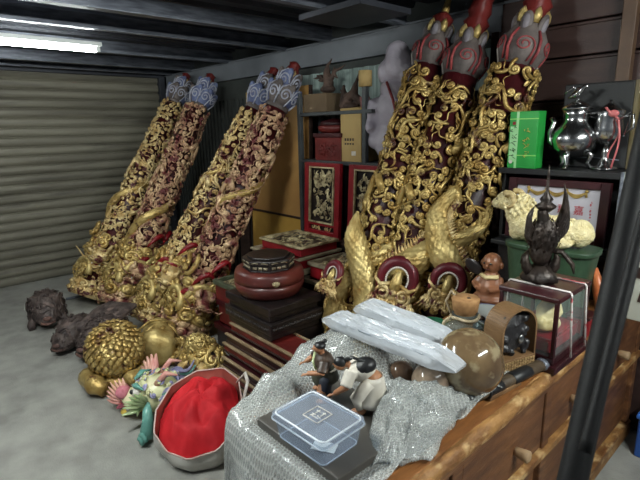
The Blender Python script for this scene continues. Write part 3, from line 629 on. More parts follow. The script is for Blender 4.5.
mb = MB(); mb.ell((.03, 0, .55), (.095, .085, .10)); mb.ell((.03, -.01, .62), (.07, .07, .07)); mb.ell((-.04, -.03, .52), (.05, .05, .07)); mb.ell((.10, 0, .50), (.06, .06, .06))
out('wrapped_head', mb, LILAC, t, remesh=.012)
out('strap', MB().tube([(.02, -.09, .46), (.08, -.105, .36), (.11, -.105, .26), (.13, -.08, .18)], .008, 6), PINKP, t)

# ------------------------------------------------------------------ middle of the floor: drum box, pedestal, long panels
LAYG = mat('gold_edge', (172, 152, 120), (126, 104, 78), 10, .55, .1, .2, 40)
lbls = ['long red panel with pale gold edge at the bottom of the floor stack', 'second long red panel from the floor in the stack under the black pedestal', 'third long red panel from the floor in the stack under the black pedestal', 'third long red panel from the top of the floor stack', 'second long red panel from the top of the floor stack', 'top long red panel of the floor stack, just under the black pedestal']
rng = np.random.default_rng(8)
for i, lb in enumerate(lbls):
    dx = (.07, .03, .05, .0, .02, .03)[i]; x0, x1 = -2.55 + dx, -1.80; z = i * .0665; yo = (.03, .015, .0, .02, .01, .02)[i] + (5 - i) * -.022
    t = thing('long_panel', lb, 'panel', ((x0 + x1) / 2, 1.535 + yo, z), 'long panels stacked on the floor'); w = x1 - x0
    out('board', MB().box((0, 0, .03), (w, .20, .04)), REDW if i % 2 else MAROON, t, False, .003)
    out('upper_edge', MB().box((0, -.1, .056), (w + .012, .02, .012)).box((0, .09, .056), (w, .012, .012)), LAYG, t, False, .002)
    out('lower_edge', MB().box((0, -.1, .007), (w, .014, .012)).box((0, .09, .006), (w, .014, .01)), BROWNW, t, False, .002)
tag(out('wooden_crate', MB().box((-2.33, 1.77, .195), (.44, .2, .39)), BLACKW, smooth=False, bevel=.004, loc=(-2.33, 1.77, 0)), 'dark crate behind the long panels, carrying the black pedestal', 'crate')
t = thing('black_pedestal', 'black lacquer stepped pedestal under the red drum box', 'pedestal', (-2.32, 1.65, .4))
out('foot', MB().box((0, 0, .02), (.46, .38, .04)), BLACKW, t, False, .006)
out('ledge', MB().box((0, 0, .075), (.50, .41, .07)), BLACKW, t, False, .008); out('step', MB().box((0, 0, .13), (.44, .37, .04)), BLACKW, t, False, .006); out('top_plate', MB().box((0, 0, .175), (.48, .40, .05)), BLACKW, t, False, .008)
mb = MB()
rng = np.random.default_rng(9)
for k in range(26):
    V, Fc = PROTO_S[k % 3]; sc = .018; mb.add(np.stack([np.clip(V[:, 0] * sc, -.03, .03) + -.22 + k * .0176, -.205 - V[:, 2] * sc, V[:, 1] * sc * .8 + .075], 1), Fc)
    mb.add(np.stack([.25 + V[:, 2] * sc, np.clip(V[:, 0] * sc, -.03, .03) + -.18 + k * .0144, V[:, 1] * sc * .8 + .075], 1), Fc)
out('relief_carving', mb, mat('dull_pewter', (74, 70, 68), (52, 48, 48), 10, .4), t)
WOODR = mat('red_brown_lacquer', (104, 44, 36), (74, 30, 26), 5, .42, 0, .15, 30, c3=(60, 24, 22), s3=4, coat=.3)
t = thing('drum_box', 'round red brown lidded drum box on the black pedestal', 'box', (-2.33, 1.64, .601))
out('body', MB().lathe([(.16, 0), (.185, .01), (.212, .05), (.218, .09), (.2, .092)], 48), WOODR, t)
out('lid', MB().lathe([(.2, .092), (.216, .096), (.218, .12), (.212, .15), (.204, .166), (.16, .168)], 48), WOODR, t)
ck = MB()
for k in range(5): a = (k - 2) * .35; ck.tube([(.0, 0, 0), (.006, .022 * math.sin(a), .022 * math.cos(a)), (.004, .034 * math.sin(a), .034 * math.cos(a))], [.006, .008, .004], 6)
out('shell_clasp', MB().copy_in(ck, mat4(rot('Z', -.45), (.216 * math.cos(-.45), .216 * math.sin(-.45), .10))), PANG, t)
t = thing('octagonal_box', 'black eight sided lidded box on top of the drum box', 'box', (-2.33, 1.64, .7705), R=rot('Z', .2))
oc = lambda r: [(r * math.cos(k * PI / 4), r * math.sin(k * PI / 4)) for k in range(8)]
out('body', MB().prism(oc(.155), .04).prism(oc(.163), .008, mat4(None, (0, 0, .0))), BLACKW, t, False, .003); out('lid', MB().prism(oc(.165), .028, mat4(None, (0, 0, .041))).prism(oc(.135), .012, mat4(None, (0, 0, .069))), BLACKW, t, False, .005)
mb = MB()
for k in range(8):
    a0 = k * PI / 4 + PI / 8; Rk = np.array(Matrix.Rotation(a0, 3, 'Z')); ap = .152 * math.cos(PI / 8)
    for s_ in (-1, 0, 1): mb.box((ap * 1.045 / 1.0, s_ * .034, .024), (.006, .024, .016), M=mat4(Rk))
    for s_ in (-1, 1): mb.tube([(ap + .012, s_ * .01, .055), (ap + .014, s_ * .03, .058), (ap + .012, s_ * .05, .052)], .004, 5, mat4(Rk))
out('inlay', mb, REDG, t)

# ------------------------------------------------------------------ pieces lying on the floor
def dark_beast(label, c, s, yaw, seed, flat=False):
    rng = np.random.default_rng(seed); t = thing('dark_wood_carving', label, 'carving', (c[0], c[1], 0), 'dark unpainted carvings on the floor', np.array(Matrix.Rotation(yaw, 3, 'Z')))
    mb = MB(); mb.ell((0, 0, s * .85), (s * 1.25, s * .85, s * .78)); mb.ell((s * .9, 0, s * .7), (s * .6, s * .62, s * .55)); mb.ell((s * 1.3, 0, s * .55), (s * .3, s * .45, s * .3))
    for sd in (-1, 1):
        mb.tube([(s * .5, sd * s * .6, s * .5), (s * .8, sd * s * .75, s * .2), (s * 1.0, sd * s * .7, s * .1)], s * .2, 8); mb.tube([(-s * .7, sd * s * .5, s * .5), (-s * .8, sd * s * .7, s * .2), (-s * .5, sd * s * .75, s * .12)], s * .22, 8)
        mb.ell((s * 1.15, sd * s * .33, s * .95), s * .17); mb.tube([(s * .6, sd * s * .4, s * 1.2), (s * .4, sd * s * .6, s * 1.5), (s * .2, sd * s * .55, s * 1.55)], [s * .14, s * .1, s * .04], 7)
    if flat: mb.box((-s * .3, 0, s * 1.45), (s * 2.4, s * 1.5, s * .22), R=rot('Y', .18)); mb.tube([(-s * 1.4, -s * .7, s * 1.7), (-s * .4, -s * .8, s * 1.65), (s * .8, -s * .75, s * 1.3)], s * .12, 8)
    body = out('body', mb, DARKW, t, remesh=s * .07)
    mb = MB(); carve(mb, (0, 0, s * .85), (s * 1.22, s * .84, s * .77), 60, s * .26, rng, zmin=-.6); carve(mb, (s * .9, 0, s * .7), (s * .58, s * .6, s * .54), 40, s * .2, rng, zmin=-.6)
    if flat: carve(mb, (-s * .3, 0, s * 1.45), (s * 1.2, s * .75, s * .16), 40, s * .22, rng, zmin=0)
    out('mane_carving', mb, DARKW, t)
    mb = MB(); mb.tube([(s * 1.5, -s * .3, s * .45), (s * 1.62, 0, s * .42), (s * 1.5, s * .3, s * .45)], s * .07, 7); mb.ell((s * 1.56, 0, s * .68), (s * .12, s * .2, s * .11))
    out('muzzle', mb, mat('dusty_wood', (120, 88, 78), (78, 58, 54), 14, .65), t)
def ctr(px, py, z): return at_z(px, py, z)
dark_beast('dark carved wooden beast lying nearest the roller shutter', ctr(46, 304, .16), .17, -.2, 31)
dark_beast('dark carved wooden beast in the middle of the three on the floor', ctr(76, 328, .14), .145, -.9, 32)
dark_beast('dark carved bracket with flat top, right behind the gold scaled ball', ctr(105, 328, .17), .165, -1.0, 33, True)
tag(out('metal_rod', MB().tube([at_z(66, 299, .03), at_z(76, 297, .035), at_z(90, 294, .04)], .014, 10), m_joist, loc=at_z(78, 297, .02)), 'short grey metal rod on the floor behind the dark carvings', 'rod')
bc = at_z(115, 348, .25)
t = thing('gilded_ball', 'gold ball covered in leaf scales on a curled gold base', 'ball', (bc[0], bc[1], 0))
mb = MB(); mb.ell((0, 0, .25), (.17, .17, .165), n=28, m=18)
core = out('core', mb, GOLD, t)
mb = MB(); lf = []
for d in fib(330):
    nrm = d; tt = unit(np.cross((0, 0, 1.0), nrm) + 1e-6); dn = -np.cross(nrm, tt); V = []; ja = rng.normal(0, .35); tt, dn = tt * math.cos(ja) + dn * math.sin(ja), dn * math.cos(ja) - tt * math.sin(ja)
    for i in range(5):
        q = i / 4; w = .020 * math.sin(PI * (.22 + .66 * q)) ; V += [(-w, q * .036, .001 + .009 * q), (0, q * .038, .006 + .010 * q), (w, q * .036, .001 + .009 * q)]
    V = np.array(V); lf = [(i * 3 + a, i * 3 + a + 1, i * 3 + a + 4, i * 3 + a + 3) for i in range(4) for a in range(2)]
    mb.add(np.array([0, 0, .25]) + d * .168 + np.outer(V[:, 0], tt) + np.outer(V[:, 1], dn) + np.outer(V[:, 2], nrm), lf)
out('leaf_scale', mb, GOLD, t, solid=.004)
a = np.linspace(0, 1.75 * PI, 30); mb = MB().tube(np.stack([.17 * np.cos(a), .17 * np.sin(a), .07 + .02 * np.sin(a * 3)], 1), .055 + .012 * np.sin(a * 9), 12)
mb.lathe([(.15, 0), (.16, .02), (.11, .09), (.08, .12)], 24)
out('base', mb, GOLD, t)
bc2 = at_z(158, 341, .14)
t = thing('gilded_stump', 'squat gold carved stump lying behind the scaled ball', 'carving', (bc2[0], bc2[1], 0))
out('trunk', MB().lathe([(.09, -.17), (.125, -.14), (.115, -.06), (.12, .04), (.135, .13), (.10, .17)], 24, mat4(rot('Z', -.5) @ rot('Y', PI / 2), (0, 0, .137)), lambda a, z: 1 + .05 * np.cos(6 * a)), BRIGHT, t)
mb = MB(); rng = np.random.default_rng(3); carve(mb, (0, 0, .15), (.17, .13, .13), 40, .045, rng, zmin=.1); out('carving', mb, GOLD, t)
def gold_heap(name, label, c, rad, seed, extra=True):
    rng = np.random.default_rng(seed); t = thing(name, label, 'carving', (c[0], c[1], 0), 'gilded carvings on the floor')
    rz = rad[2]; out('core', MB().ell((0, 0, rz), rad), BLACKW, t)
    mb = MB(); carve(mb, (0, 0, rz), rad, 64, .05, rng, PROTO_S, zmin=-.8); carve(mb, (0, 0, rz), np.array(rad) * 1.06, 40, .075, rng, PROTO, zmin=-.6, which=1); out('scroll_carving', mb, GOLD, t)
    if extra:
        mb = MB(); carve(mb, (0, -rad[1] * .2, rz * 2.0), (rad[0] * .55, rad[0] * .5, rad[0] * .45), 60, .045, rng, PROTO_S); mb.ell((0, -rad[1] * .2, rz * 2.0), (rad[0] * .52, rad[0] * .48, rad[0] * .42)); out('curled_crest', mb, BRIGHT, t)
        for k in range(4):
            mb = MB(); a = -2.2 + k * .5; P = [(0, 0, rz * .9), (rad[0] * .9 * math.cos(a), rad[1] * .9 * math.sin(a), rz * 1.25), (rad[0] * 1.35 * math.cos(a), rad[1] * 1.35 * math.sin(a), rz * .9), (rad[0] * 1.6 * math.cos(a), rad[1] * 1.6 * math.sin(a), rz * .35)]
            mb.tube(P, [.03, .045, .04, .01], 8, flat=.6); out('feather', mb, PALE if k % 2 else BROWNW, t)
    return t
g = at_z(203, 358, .12); gold_heap('gilded_bird_carving', 'gold carved bird with curled crest at the left end of the long panels', g, (.15, .11, .11), 41)
g = at_z(120, 330, .10); 
g = at_z(172, 352, .05); gold_heap('gilded_fragment', 'low gold carved fragment between the scaled ball and the carved bird', g, (.12, .10, .055), 42, False)
# colourful ceramic dragon head
PK = mat('pink_glaze_orange', (222, 176, 156), (206, 138, 132), 8, .25); CRM = mat('cream_glaze', (226, 218, 180), (200, 206, 150), 9, .25); TEAL = mat('teal_glaze', (110, 162, 150), (84, 136, 128), 9, .25)
LIL = mat('lilac_glaze', (164, 160, 192), (130, 128, 168), 9, .28); ROSE = mat('rose_glaze', (198, 122, 134), (170, 92, 108), 9, .25); GRG = mat('green_glaze', (184, 196, 150), (140, 166, 116), 9, .25); YEL = mat('yellow_glaze', (214, 186, 90), rough=.25)
dc = at_z(157, 391, .13); yaw = -2.15
t = thing('ceramic_dragon_head', 'colourful glazed dragon head with a pink fin, beside the red cloth bag', 'carving', (dc[0], dc[1], 0), R=np.array(Matrix.Rotation(yaw, 3, 'Z')))
K = .155; mb = MB(); mb.ell((0, 0, K * .8), (K * .85, K * .75, K * .7)); mb.ell((K * .75, 0, K * .7), (K * .55, K * .5, K * .36)); 
out('skull', mb, CRM, t, remesh=.012)
rng = np.random.default_rng(6)
for m_, n_, zm in ((LIL, 46, .0), (CRM, 40, -.4)):
    mb = MB(); carve(mb, (-K * .1, 0, K * .85), (K * .88, K * .8, K * .75), n_, K * .24, rng, zmin=zm); out('curl_relief', mb, m_, t)
mb = MB(); mb.ell((K * 1.2, 0, K * .95), (K * .25, K * .38, K * .22)); 
for sd in (-1, 1): mb.ell((K * 1.25, sd * K * .22, K * 1.02), K * .17)
out('nose', mb, ROSE, t)
mb = MB(); mb.ell((K * .8, 0, K * .25), (K * .6, K * .4, K * .12), R=rot('Y', .2)); out('jaw', mb, YEL, t)
out('tongue', MB().ell((K * 1.2, -K * .1, K * .42), (K * .4, K * .2, K * .09), R=rot('Y', .5)), ROSE, t)
for sd in (-1, 1):
    e_ = out('eye', MB().ell((K * .62, sd * K * .48, K * 1.15), K * .17), WHITEP, t); out('pupil', MB().ell((K * .74, sd * K * .54, K * 1.2), K * .09), BLACK, e_)
    out('brow', MB().tube([(K * .8, sd * K * .2, K * 1.3), (K * .6, sd * K * .5, K * 1.42), (K * .3, sd * K * .75, K * 1.35)], [K * .05, K * .11, K * .03], 8), TEAL, t)
    out('horn', MB().tube([(-K * .1, sd * K * .35, K * 1.3), (-K * .5, sd * K * .5, K * 1.8), (-K * .9, sd * K * .55, K * 1.7)], [K * .14, K * .1, K * .03], 8), PK, t)
    fin = MB()
    for k in range(6):
        a = .2 + k * .3; fin.tube([(K * .2, sd * K * .7, K * .7), (K * .25 + K * .3 * math.cos(a), sd * K * 1.15, K * .7 + K * .55 * math.sin(a)), (K * .3 + K * .6 * math.cos(a), sd * K * 1.5, K * .7 + K * .95 * math.sin(a))], [K * .06, K * .15, K * .04], 7, flat=.6)
    out('ear_fin', fin, PK if sd < 0 else GRG, t)
    for k in range(5):
        mb = MB(); a = -1.1 + k * .5; c0 = np.array([-K * .3, sd * K * .5, K * .8]); d = np.array([-K * 1.0, sd * K * .9 * math.cos(a), K * .9 * math.sin(a)]); q = np.linspace(0, 1, 10)[:, None]
        mb.tube(c0 + d * q + np.array([0, 0, K * .22]) * np.sin(q * 6), np.linspace(K * .15, K * .03, 10), 7); mb.tube(spiral_pts(1.3, K * .24, K * .06, K * .1, 12) @ rot('X', sd * -PI / 2).T + c0 + d * .35 + [0, sd * K * .2, 0], K * .08, 6)
        out('mane_lock', mb, (LIL, BLUEC, LIL, TEAL, LIL)[k], t)
for k in range(7): out('tooth', MB().lathe([(K * .06, 0), (K * .05, K * .12), (.001, K * .22)], 8, mat4(None, (K * (.75 + .09 * k if k < 4 else .75 + .09 * (k - 3)), K * (.32 if k < 4 else -.32), K * .34))), WHITEP, t)
Rl = np.array(Matrix.Rotation(-yaw, 3, 'Z')); mb = MB(); uu = np.array([RM[0, 0], RM[1, 0], 0]); ff = np.array([-RM[0, 2], -RM[1, 2], 0]) * -1
for k in range(8):
    a_ = 1.75 + .17 * k; L_ = .16 - .006 * abs(k - 3); dvec = uu * math.cos(a_) + np.array([0, 0, 1.0]) * math.sin(a_); b0 = -uu * .165 - ff * .02 + np.array([0, 0, .08 - .004 * k]); q = np.linspace(0, 1, 7)[:, None]
    P_ = b0 + dvec * L_ * q + ff * .03 * np.sin(q * 2.5); mb.tube(P_ @ Rl.T, [.010, .016, .018, .018, .016, .011, .003], 8, flat=.6)
out('fan_fin', mb, PK, t)
mb = MB()
for k in range(9):
    a_ = 1.2 + .42 * k; dvec = uu * math.cos(a_) + np.array([0, 0, .7]) * math.sin(a_); b0 = -uu * .07 + np.array([0, 0, .10]) + ff * .10; q = np.linspace(0, 1, 6)[:, None]
    mb.tube((b0 + dvec * .085 * q + ff * .02 * q) @ Rl.T, [.006, .011, .012, .010, .007, .002], 6, flat=.6)
out('leaf_crest', mb, GRG, t)
out('whisker', MB().tube([(K * 1.2, -K * .4, K * .7), (K * 1.4, -K * .8, K * .5), (K * 1.2, -K * 1.2, K * .3), (K * 1.4, -K * 1.5, K * .15)], [K * .07, K * .08, K * .07, K * .02], 7), GRG, t)
p0 = at_z(147, 440, .02)
t = thing('teal_scroll', 'small teal glazed scroll leaning on the white side of the cloth bag', 'carving', (p0[0], p0[1], 0))
out('scroll', MB().tube([(0, 0, .02), (-.02, .01, .06), (-.01, .02, .12), (-.03, .03, .17), (-.06, .05, .19)], [.03, .034, .03, .024, .008], 10), TEAL, t); out('curl', MB().tube(spiral_pts(1.4, .035, .01, .02, 14) @ rot('X', PI / 2).T + [.01, -.02, .04], .012, 7), TEAL, t)
# bag with red cloth
rim = np.array([(-2.20, .80, .20), (-2.29, .93, .25), (-2.29, 1.08, .28), (-2.23, 1.22, .27), (-2.09, 1.23, .25), (-1.95, 1.16, .22), (-1.82, 1.04, .17), (-1.80, .92, .12), (-1.86, .80, .10), (-1.97, .745, .11), (-2.10, .74, .15)])
def loop(P, n):
    P = np.concatenate([P, P[:1]]); d = np.concatenate([[0], np.cumsum(np.linalg.norm(np.diff(P, axis=0), axis=1))]); s_ = np.linspace(0, d[-1], n, endpoint=False); return np.stack([np.interp(s_, d, P[:, i]) for i in range(3)], 1)
Rm = loop(rim, 60); cc = Rm.mean(0); bot = Rm.copy(); bot[:, :2] = cc[:2] + (Rm[:, :2] - cc[:2]) * .86; bot[:, 2] = .004
def bag_fn(u, v, k=1.0, off=0.0):
    i = int(round(u * 60)) % 60; p = bot[i] * (1 - v) + Rm[i] * v; f = 1 + .05 * math.sin(v * PI); q = p.copy(); q[:2] = cc[:2] + (p[:2] - cc[:2]) * f * k
    w = nz(p, 9) * .02 * math.sin(v * 2.6); q[:2] += unit(q[:2] - cc[:2]) * w; q[2] += off; return q
t = thing('paper_bag', 'open white bag with dull red lining, full of red cloth', 'bag', (cc[0], cc[1], 0))
mb = MB().grid(lambda u, v: bag_fn(u, v), 60, 14, True); mb.add([tuple(bot[i]) for i in range(60)], [tuple(range(60))])
out('outer_side', mb, mat('white_bag', (206, 204, 198), (184, 180, 172), 5, .6, 0, .2, 20), t, world=True)
out('lining', MB().grid(lambda u, v: bag_fn(u, .3 + .7 * v, .975, .002), 60, 12, True), mat('bag_lining', (168, 92, 80), (138, 66, 58), 5, .6), t, world=True)
out('rim_fold', MB().tube(np.concatenate([Rm, Rm[:1]]) + [0, 0, .002], .0045, 6), mat('bag_rim', (206, 190, 182), (184, 150, 142), 6, .6), t, world=True)
out('handle', MB().tube([(-2.09, 1.22, .24), (-2.05, 1.25, .30), (-1.98, 1.22, .29), (-1.94, 1.16, .21)], .012, 8, flat=.5), WHITEP, t, world=True)
def cloth_fn(u, v):
    fi = u * 60; i = int(fi) % 60; k_ = fi - int(fi); ri = Rm[i] * (1 - k_) + Rm[(i + 1) % 60] * k_; p = ri * .93 + cc * .07; q = cc * (1 - v) + p * v; q[2] = (cc[2] * (1 - v) + (ri[2] - .05) * v) + .045 * (1 - v ** 3)
    a = u * 2 * PI; q[2] += v * (1 - v) * 4 * (.034 * abs(math.sin(a * 2.5 + 3 * v)) + .03 * nz(q, 9)) + .038 * ridge(q[0], q[1], 8, 4) * (1 - v ** 4) - .07 * math.exp(-((q[0] + 1.90) / .07) ** 2 - ((q[1] - .86) / .06) ** 2) + .012 * nz(q, 24); q[2] = max(q[2], .045); return q
tag(out('red_cloth', MB().grid(cloth_fn, 90, 40, True), mat('red_cloth', (200, 26, 36), (176, 18, 30), 6, .75, 0, .15, 60), loc=(cc[0], cc[1], cc[2])), 'bright red cloth bundled inside the open white bag', 'cloth')
#@PART4
# ------------------------------------------------------------------ desk on the right
X0, X1, Y0, Y1, DZ = -1.07, -.57, .635, 2.62, .80
t = thing('wooden_desk', 'long worn wooden desk with drawers and peg knobs, covered in curios', 'desk', ((X0 + X1) / 2, (Y0 + Y1) / 2, 0))
out('desktop', MB().box(((X0 + X1) / 2, (Y0 + Y1) / 2, DZ - .02), (X1 - X0, Y1 - Y0, .04)), OAK, t, False, .006, world=True)
def edge_fn(u, v):
    y = Y0 - .01 + (Y1 - Y0 + .02) * v; a = u * 2 * PI; r = .024 + .0025 * nz((a, y * 8, 0), 1) + .0012 * nz((a, y * 40, 0), 1)
    return (X1 + .004 + r * .9 * math.cos(a), y, DZ - .024 + r * math.sin(a) * 1.06)
out('worn_edge', MB().grid(edge_fn, 20, 260, True), EDGEW, t, world=True)
out('carcass', MB().box(((X0 + X1) / 2 - .02, (Y0 + Y1) / 2, .43), (X1 - X0 - .06, Y1 - Y0 - .04, .70)), OAKF, t, False, .004, world=True)
ys = [Y0 + .02 + k * (Y1 - Y0 - .04) / 4 for k in range(5)]
ys = [.66, .98, 1.55, 1.98, 2.60]
for y in ys: out('stile', MB().box((X1 - .02, y, .42), (.035, .05, .72)), OAKF, t, False, .004, world=True)
out('top_rail', MB().box((X1 - .015, (Y0 + Y1) / 2, .735), (.03, Y1 - Y0, .045)), OAKF, t, False, .004, world=True)
out('middle_rail', MB().box((X1 - .012, (Y0 + Y1) / 2, .475), (.045, Y1 - Y0, .03)), EDGEW, t, False, .006, world=True)
out('base_rail', MB().box((X1 - .012, (Y0 + Y1) / 2, .06), (.045, Y1 - Y0, .08)), EDGEW, t, False, .006, world=True)
for a, b in zip(ys[:-1], ys[1:]):
    d = out('drawer', MB().box((X1 - .022, (a + b) / 2, .603), (.03, b - a - .062, .215)), OAKF, t, False, .005, world=True)
    ky = (a + b) / 2 + (.06 if a == .98 else 0)
    out('knob', MB().lathe([(.014, 0), (.016, .012), (.019, .03), (.020, .044), (.014, .048)], 18, mat4(rot('Y', PI / 2), (X1 - .008, ky, .585))), mat('peg_wood', (168, 140, 106), (130, 104, 76), 9, .6), d, world=True)
    out('lower_panel', MB().box((X1 - .03, (a + b) / 2, .28), (.02, b - a - .062, .34)), OAKF, t, False, .004, world=True)
for y in (Y0 + .03, Y1 - .03):
    for x in (X0 + .04, X1 - .03): out('leg', MB().box((x, y, .05), (.06, .06, .10)), OAKF, t, False, .004, world=True)
out('back_edge', MB().box((X0 + .005, (Y0 + Y1) / 2, .74), (.02, Y1 - Y0, .08)), OAKF, t, False, .004, world=True)

# cabinet standing on the far end of the desk
t = thing('black_cabinet', 'black open cabinet on the far end of the desk, under the silver ewers', 'cabinet', (-.90, 2.46, DZ))
out('top_board', MB().box((0, -.01, .57), (.62, .30, .03)), BLACK, t, False, .004)
out('back_panel', MB().box((0, .125, .28), (.58, .02, .55)), BLACK, t, False)
for s_ in (-1, 1): out('side_panel', MB().box((s_ * .29, 0, .278), (.02, .26, .553)), BLACK, t, False, .003)
out('shelf', MB().box((0, -.0, .225), (.56, .26, .02)), BLACK, t, False, .003); out('ledge', MB().box((0, -.17, .215), (.58, .12, .022)), BLACK, t, False, .004); out('ledge_front', MB().box((0, -.15, .10), (.56, .02, .20)), BLACKW, t, False, .003)
def text_mesh(txt, size, depth=.0006):
    c = bpy.data.curves.new('lettering', 'FONT'); c.body = txt; c.size = size; c.extrude = depth; c.align_x = 'CENTER'; c.align_y = 'CENTER'; c.resolution_u = 3
    o = bpy.data.objects.new('lettering', c); COL.objects.link(o); dg = bpy.context.evaluated_depsgraph_get()
    me = bpy.data.meshes.new_from_object(o.evaluated_get(dg)); bpy.data.objects.remove(o); V = np.array([tuple(v.co) for v in me.vertices]).reshape(-1, 3); Fc = [tuple(p.vertices) for p in me.polygons]; bpy.data.meshes.remove(me)
    return V, Fc
UP = rot('X', PI / 2)                                    # text laid in XY stands up facing -Y
cx, cz = -.905, 1.047
t = thing('framed_certificate', 'framed certificate with red characters and gold swags, behind the sheep', 'picture', (cx, 2.272, cz), R=rot('X', -.04))
W_, H_ = .455, .295
out('frame', MB().box((-W_ / 2 + .02, 0, H_ / 2), (.04, .024, H_)).box((W_ / 2 - .02, 0, H_ / 2), (.04, .024, H_)).box((0, 0, H_ - .017), (W_ - .08, .024, .034)).box((0, 0, .017), (W_ - .08, .024, .034)), MAROON, t, False, .003)
out('mount', MB().box((0, .004, H_ / 2), (W_ - .07, .006, H_ - .06)), mat('certificate_paper', (206, 202, 210), (196, 192, 202), 4, .5), t, False)
sw = MB()
for k in range(3):
    x = np.linspace(-.13 + .087 * k, -.043 + .087 * k, 12); q = np.linspace(0, 1, 12)
    for w in (0, .007, .013): sw.tube(np.stack([x, -.003 + 0 * x, .248 - (.016 + w) * np.sin(q * PI)], 1), .0035, 5)
for k in range(4): x = -.13 + .087 * k; sw.tube([(x, -.004, .254), (x, -.004, .225)], [.003, .006], 6); sw.ell((x, -.004, .251), .008)
out('swag', sw, mat('swag_gold', (176, 150, 84), (140, 112, 54), 20, .4, .3), t)
for i, ch in enumerate('嘉惠良多'):
    V, Fc = text_mesh(ch, .046); out('lettering', MB().add(V, Fc, mat4(UP, (.105 - .071 * i, -.0005, .160))), mat('red_ink', (176, 40, 52), rough=.6), t, False)
lb = MB()
rng = np.random.default_rng(17)
for cx_, n_ in ((.155, 9), (-.165, 6)):
    for k in range(n_):
        for j in range(3): lb.box((cx_ + rng.uniform(-.003, .003), -.0005, .205 - .0135 * k + rng.uniform(-.004, .004)), (rng.choice([.002, .007]), .001, rng.choice([.0015, .006])))
out('small_lettering', lb, mat('faint_red_ink', (190, 96, 104), rough=.6), t, False)

# presentation case and silver on the cabinet
CT = 1.3855
t = thing('presentation_case', 'flat dark grey case standing upright behind the silver ewers', 'case', (-.845, 2.53, CT))
out('case_body', MB().box((0, 0, .195), (.30, .08, .39)), mat('dark_case', (30, 30, 31), (22, 22, 23), 5, .55), t, False, .006); out('side_strip', MB().box((.158, .0, .195), (.018, .085, .39)), mat('case_strip', (104, 92, 62), (84, 74, 48), 6, .5), t, False, .003)
rng = np.random.default_rng(5); mb = MB()
for k in range(5): x = (-.1 + .05 * k); z = .08 + .06 * (k % 3); mb.tube([(x, -.0415, z), (x + .015, -.0415, z + .012), (x + .03, -.0415, z + .008)], .0025, 5); 
mb.tube([(-.12, -.0415, .04), (.0, -.0415, .05), (.12, -.0415, .04)], .002, 5)
out('painted_sprig', mb, m_joist, t)
def ewer(label, c, s, ribbon=False):
    t = thing('silver_ewer', label, 'ewer', c, 'silver ewers on the black cabinet')
    if not ribbon:
        out('body', MB().lathe([(.02, .05), (.05, .055), (.078, .085), (.086, .12), (.078, .15), (.058, .172), (.046, .19), (.044, .215), (.056, .24)], 40, mat4(np.eye(3) * s)), SILVER, t)
        l = out('lid', MB().lathe([(.058, .24), (.058, .246), (.04, .262), (.02, .27), (.008, .275), (.006, .285)], 32, mat4(np.eye(3) * s)), SILVER, t)
        b = MB(); b.tube([(-.02, 0, .285), (-.005, 0, .30), (.01, 0, .315), (.02, 0, .33), (.034, 0, .328)], [.004, .010, .012, .008, .002], 8); 
        for sd in (-1, 1): b.tube([(.0, sd * .005, .31), (-.012, sd * .03, .325), (-.045, sd * .035, .30)], [.006, .009, .002], 6, flat=.5)
        b.tube([(.01, 0, .31), (-.02, 0, .295), (-.04, 0, .285)], [.008, .008, .003], 6); out('bird_knob', MB().copy_in(b, mat4(np.eye(3) * s)), SILVER, l)
        out('spout', MB().tube(np.array([(-.06, 0, .10), (-.095, 0, .115), (-.10, 0, .15), (-.085, 0, .19), (-.10, 0, .21)]) * s, np.array([.022, .018, .014, .012, .010]) * s, 10), SILVER, t)
        out('handle', MB().tube(np.array([(.05, 0, .22), (.10, 0, .23), (.115, 0, .18), (.09, 0, .13), (.075, 0, .12)]) * s, .006 * s, 8), SILVER, t)
        for k in range(3):
            a = -PI / 2 + k * 2 * PI / 3; ca, sa = math.cos(a), math.sin(a)
            out('foot', MB().tube(np.array([(.045 * ca, .045 * sa, .075), (.068 * ca, .068 * sa, .055), (.056 * ca, .056 * sa, .025), (.07 * ca, .07 * sa, .0045), (.078 * ca, .078 * sa, .012)]) * s, np.array([.012, .014, .008, .010, .006]) * s, 8), SILVER, t)
    else:
        out('cup', MB().lathe([(.008, .1), (.03, .105), (.05, .13), (.055, .17), (.048, .21), (.056, .235), (.05, .24), (.03, .255), (.006, .27), (.01, .28)], 32), SILVER, t)
        t.scale = (s, s, s)
        out('stem', MB().lathe([(.05, 0), (.05, .008), (.03, .02), (.012, .05), (.018, .07), (.009, .1)], 28), SILVER, t)
        for sd in (-1, 1): out('handle', MB().tube([(sd * .05, 0, .21), (sd * .085, 0, .22), (sd * .09, 0, .17), (sd * .052, 0, .14)], .005, 8), SILVER, t)
        r = MB(); q = np.linspace(0, 1, 14)
        r.tube(np.stack([.0 + .05 * q, -.055 - .01 * np.sin(q * 5), .25 - .05 * q], 1), .006, 6, flat=.4); r.tube(np.stack([.05 + .01 * np.sin(q * 4), -.055 + 0 * q, .20 - .19 * q], 1), .008, 6, flat=.4); r.tube(np.stack([.04 + .015 * np.sin(q * 5), -.05 + 0 * q, .20 - .15 * q], 1), .007, 6, flat=.4)
        r.ell((.03, -.055, .225), (.02, .012, .014)); out('pink_ribbon', r, mat('pink_ribbon', (196, 112, 110), (168, 84, 86), 9, .5), t); out('bow_wire', MB().tube([(.05, -.05, .2), (.09, -.05, .23), (.075, -.05, .14)], .003, 5), SILVER, t)
ewer('round bellied silver ewer with a bird on its lid', (-.89, 2.39, CT), 1.13)
ewer('slender silver cup with a pink ribbon, right of the round ewer', (-.765, 2.43, CT), 1.1, True)
t = thing('tea_box', 'bright green tea box with pale vertical lettering on the black cabinet', 'box', (-1.092, 2.335, CT), R=rot('Z', .02))
GRB = mat('tea_green', (44, 156, 66), (30, 136, 54), 3, .35)
out('carton', MB().box((0, 0, .135), (.140, .08, .27)), GRB, t, False, .002)
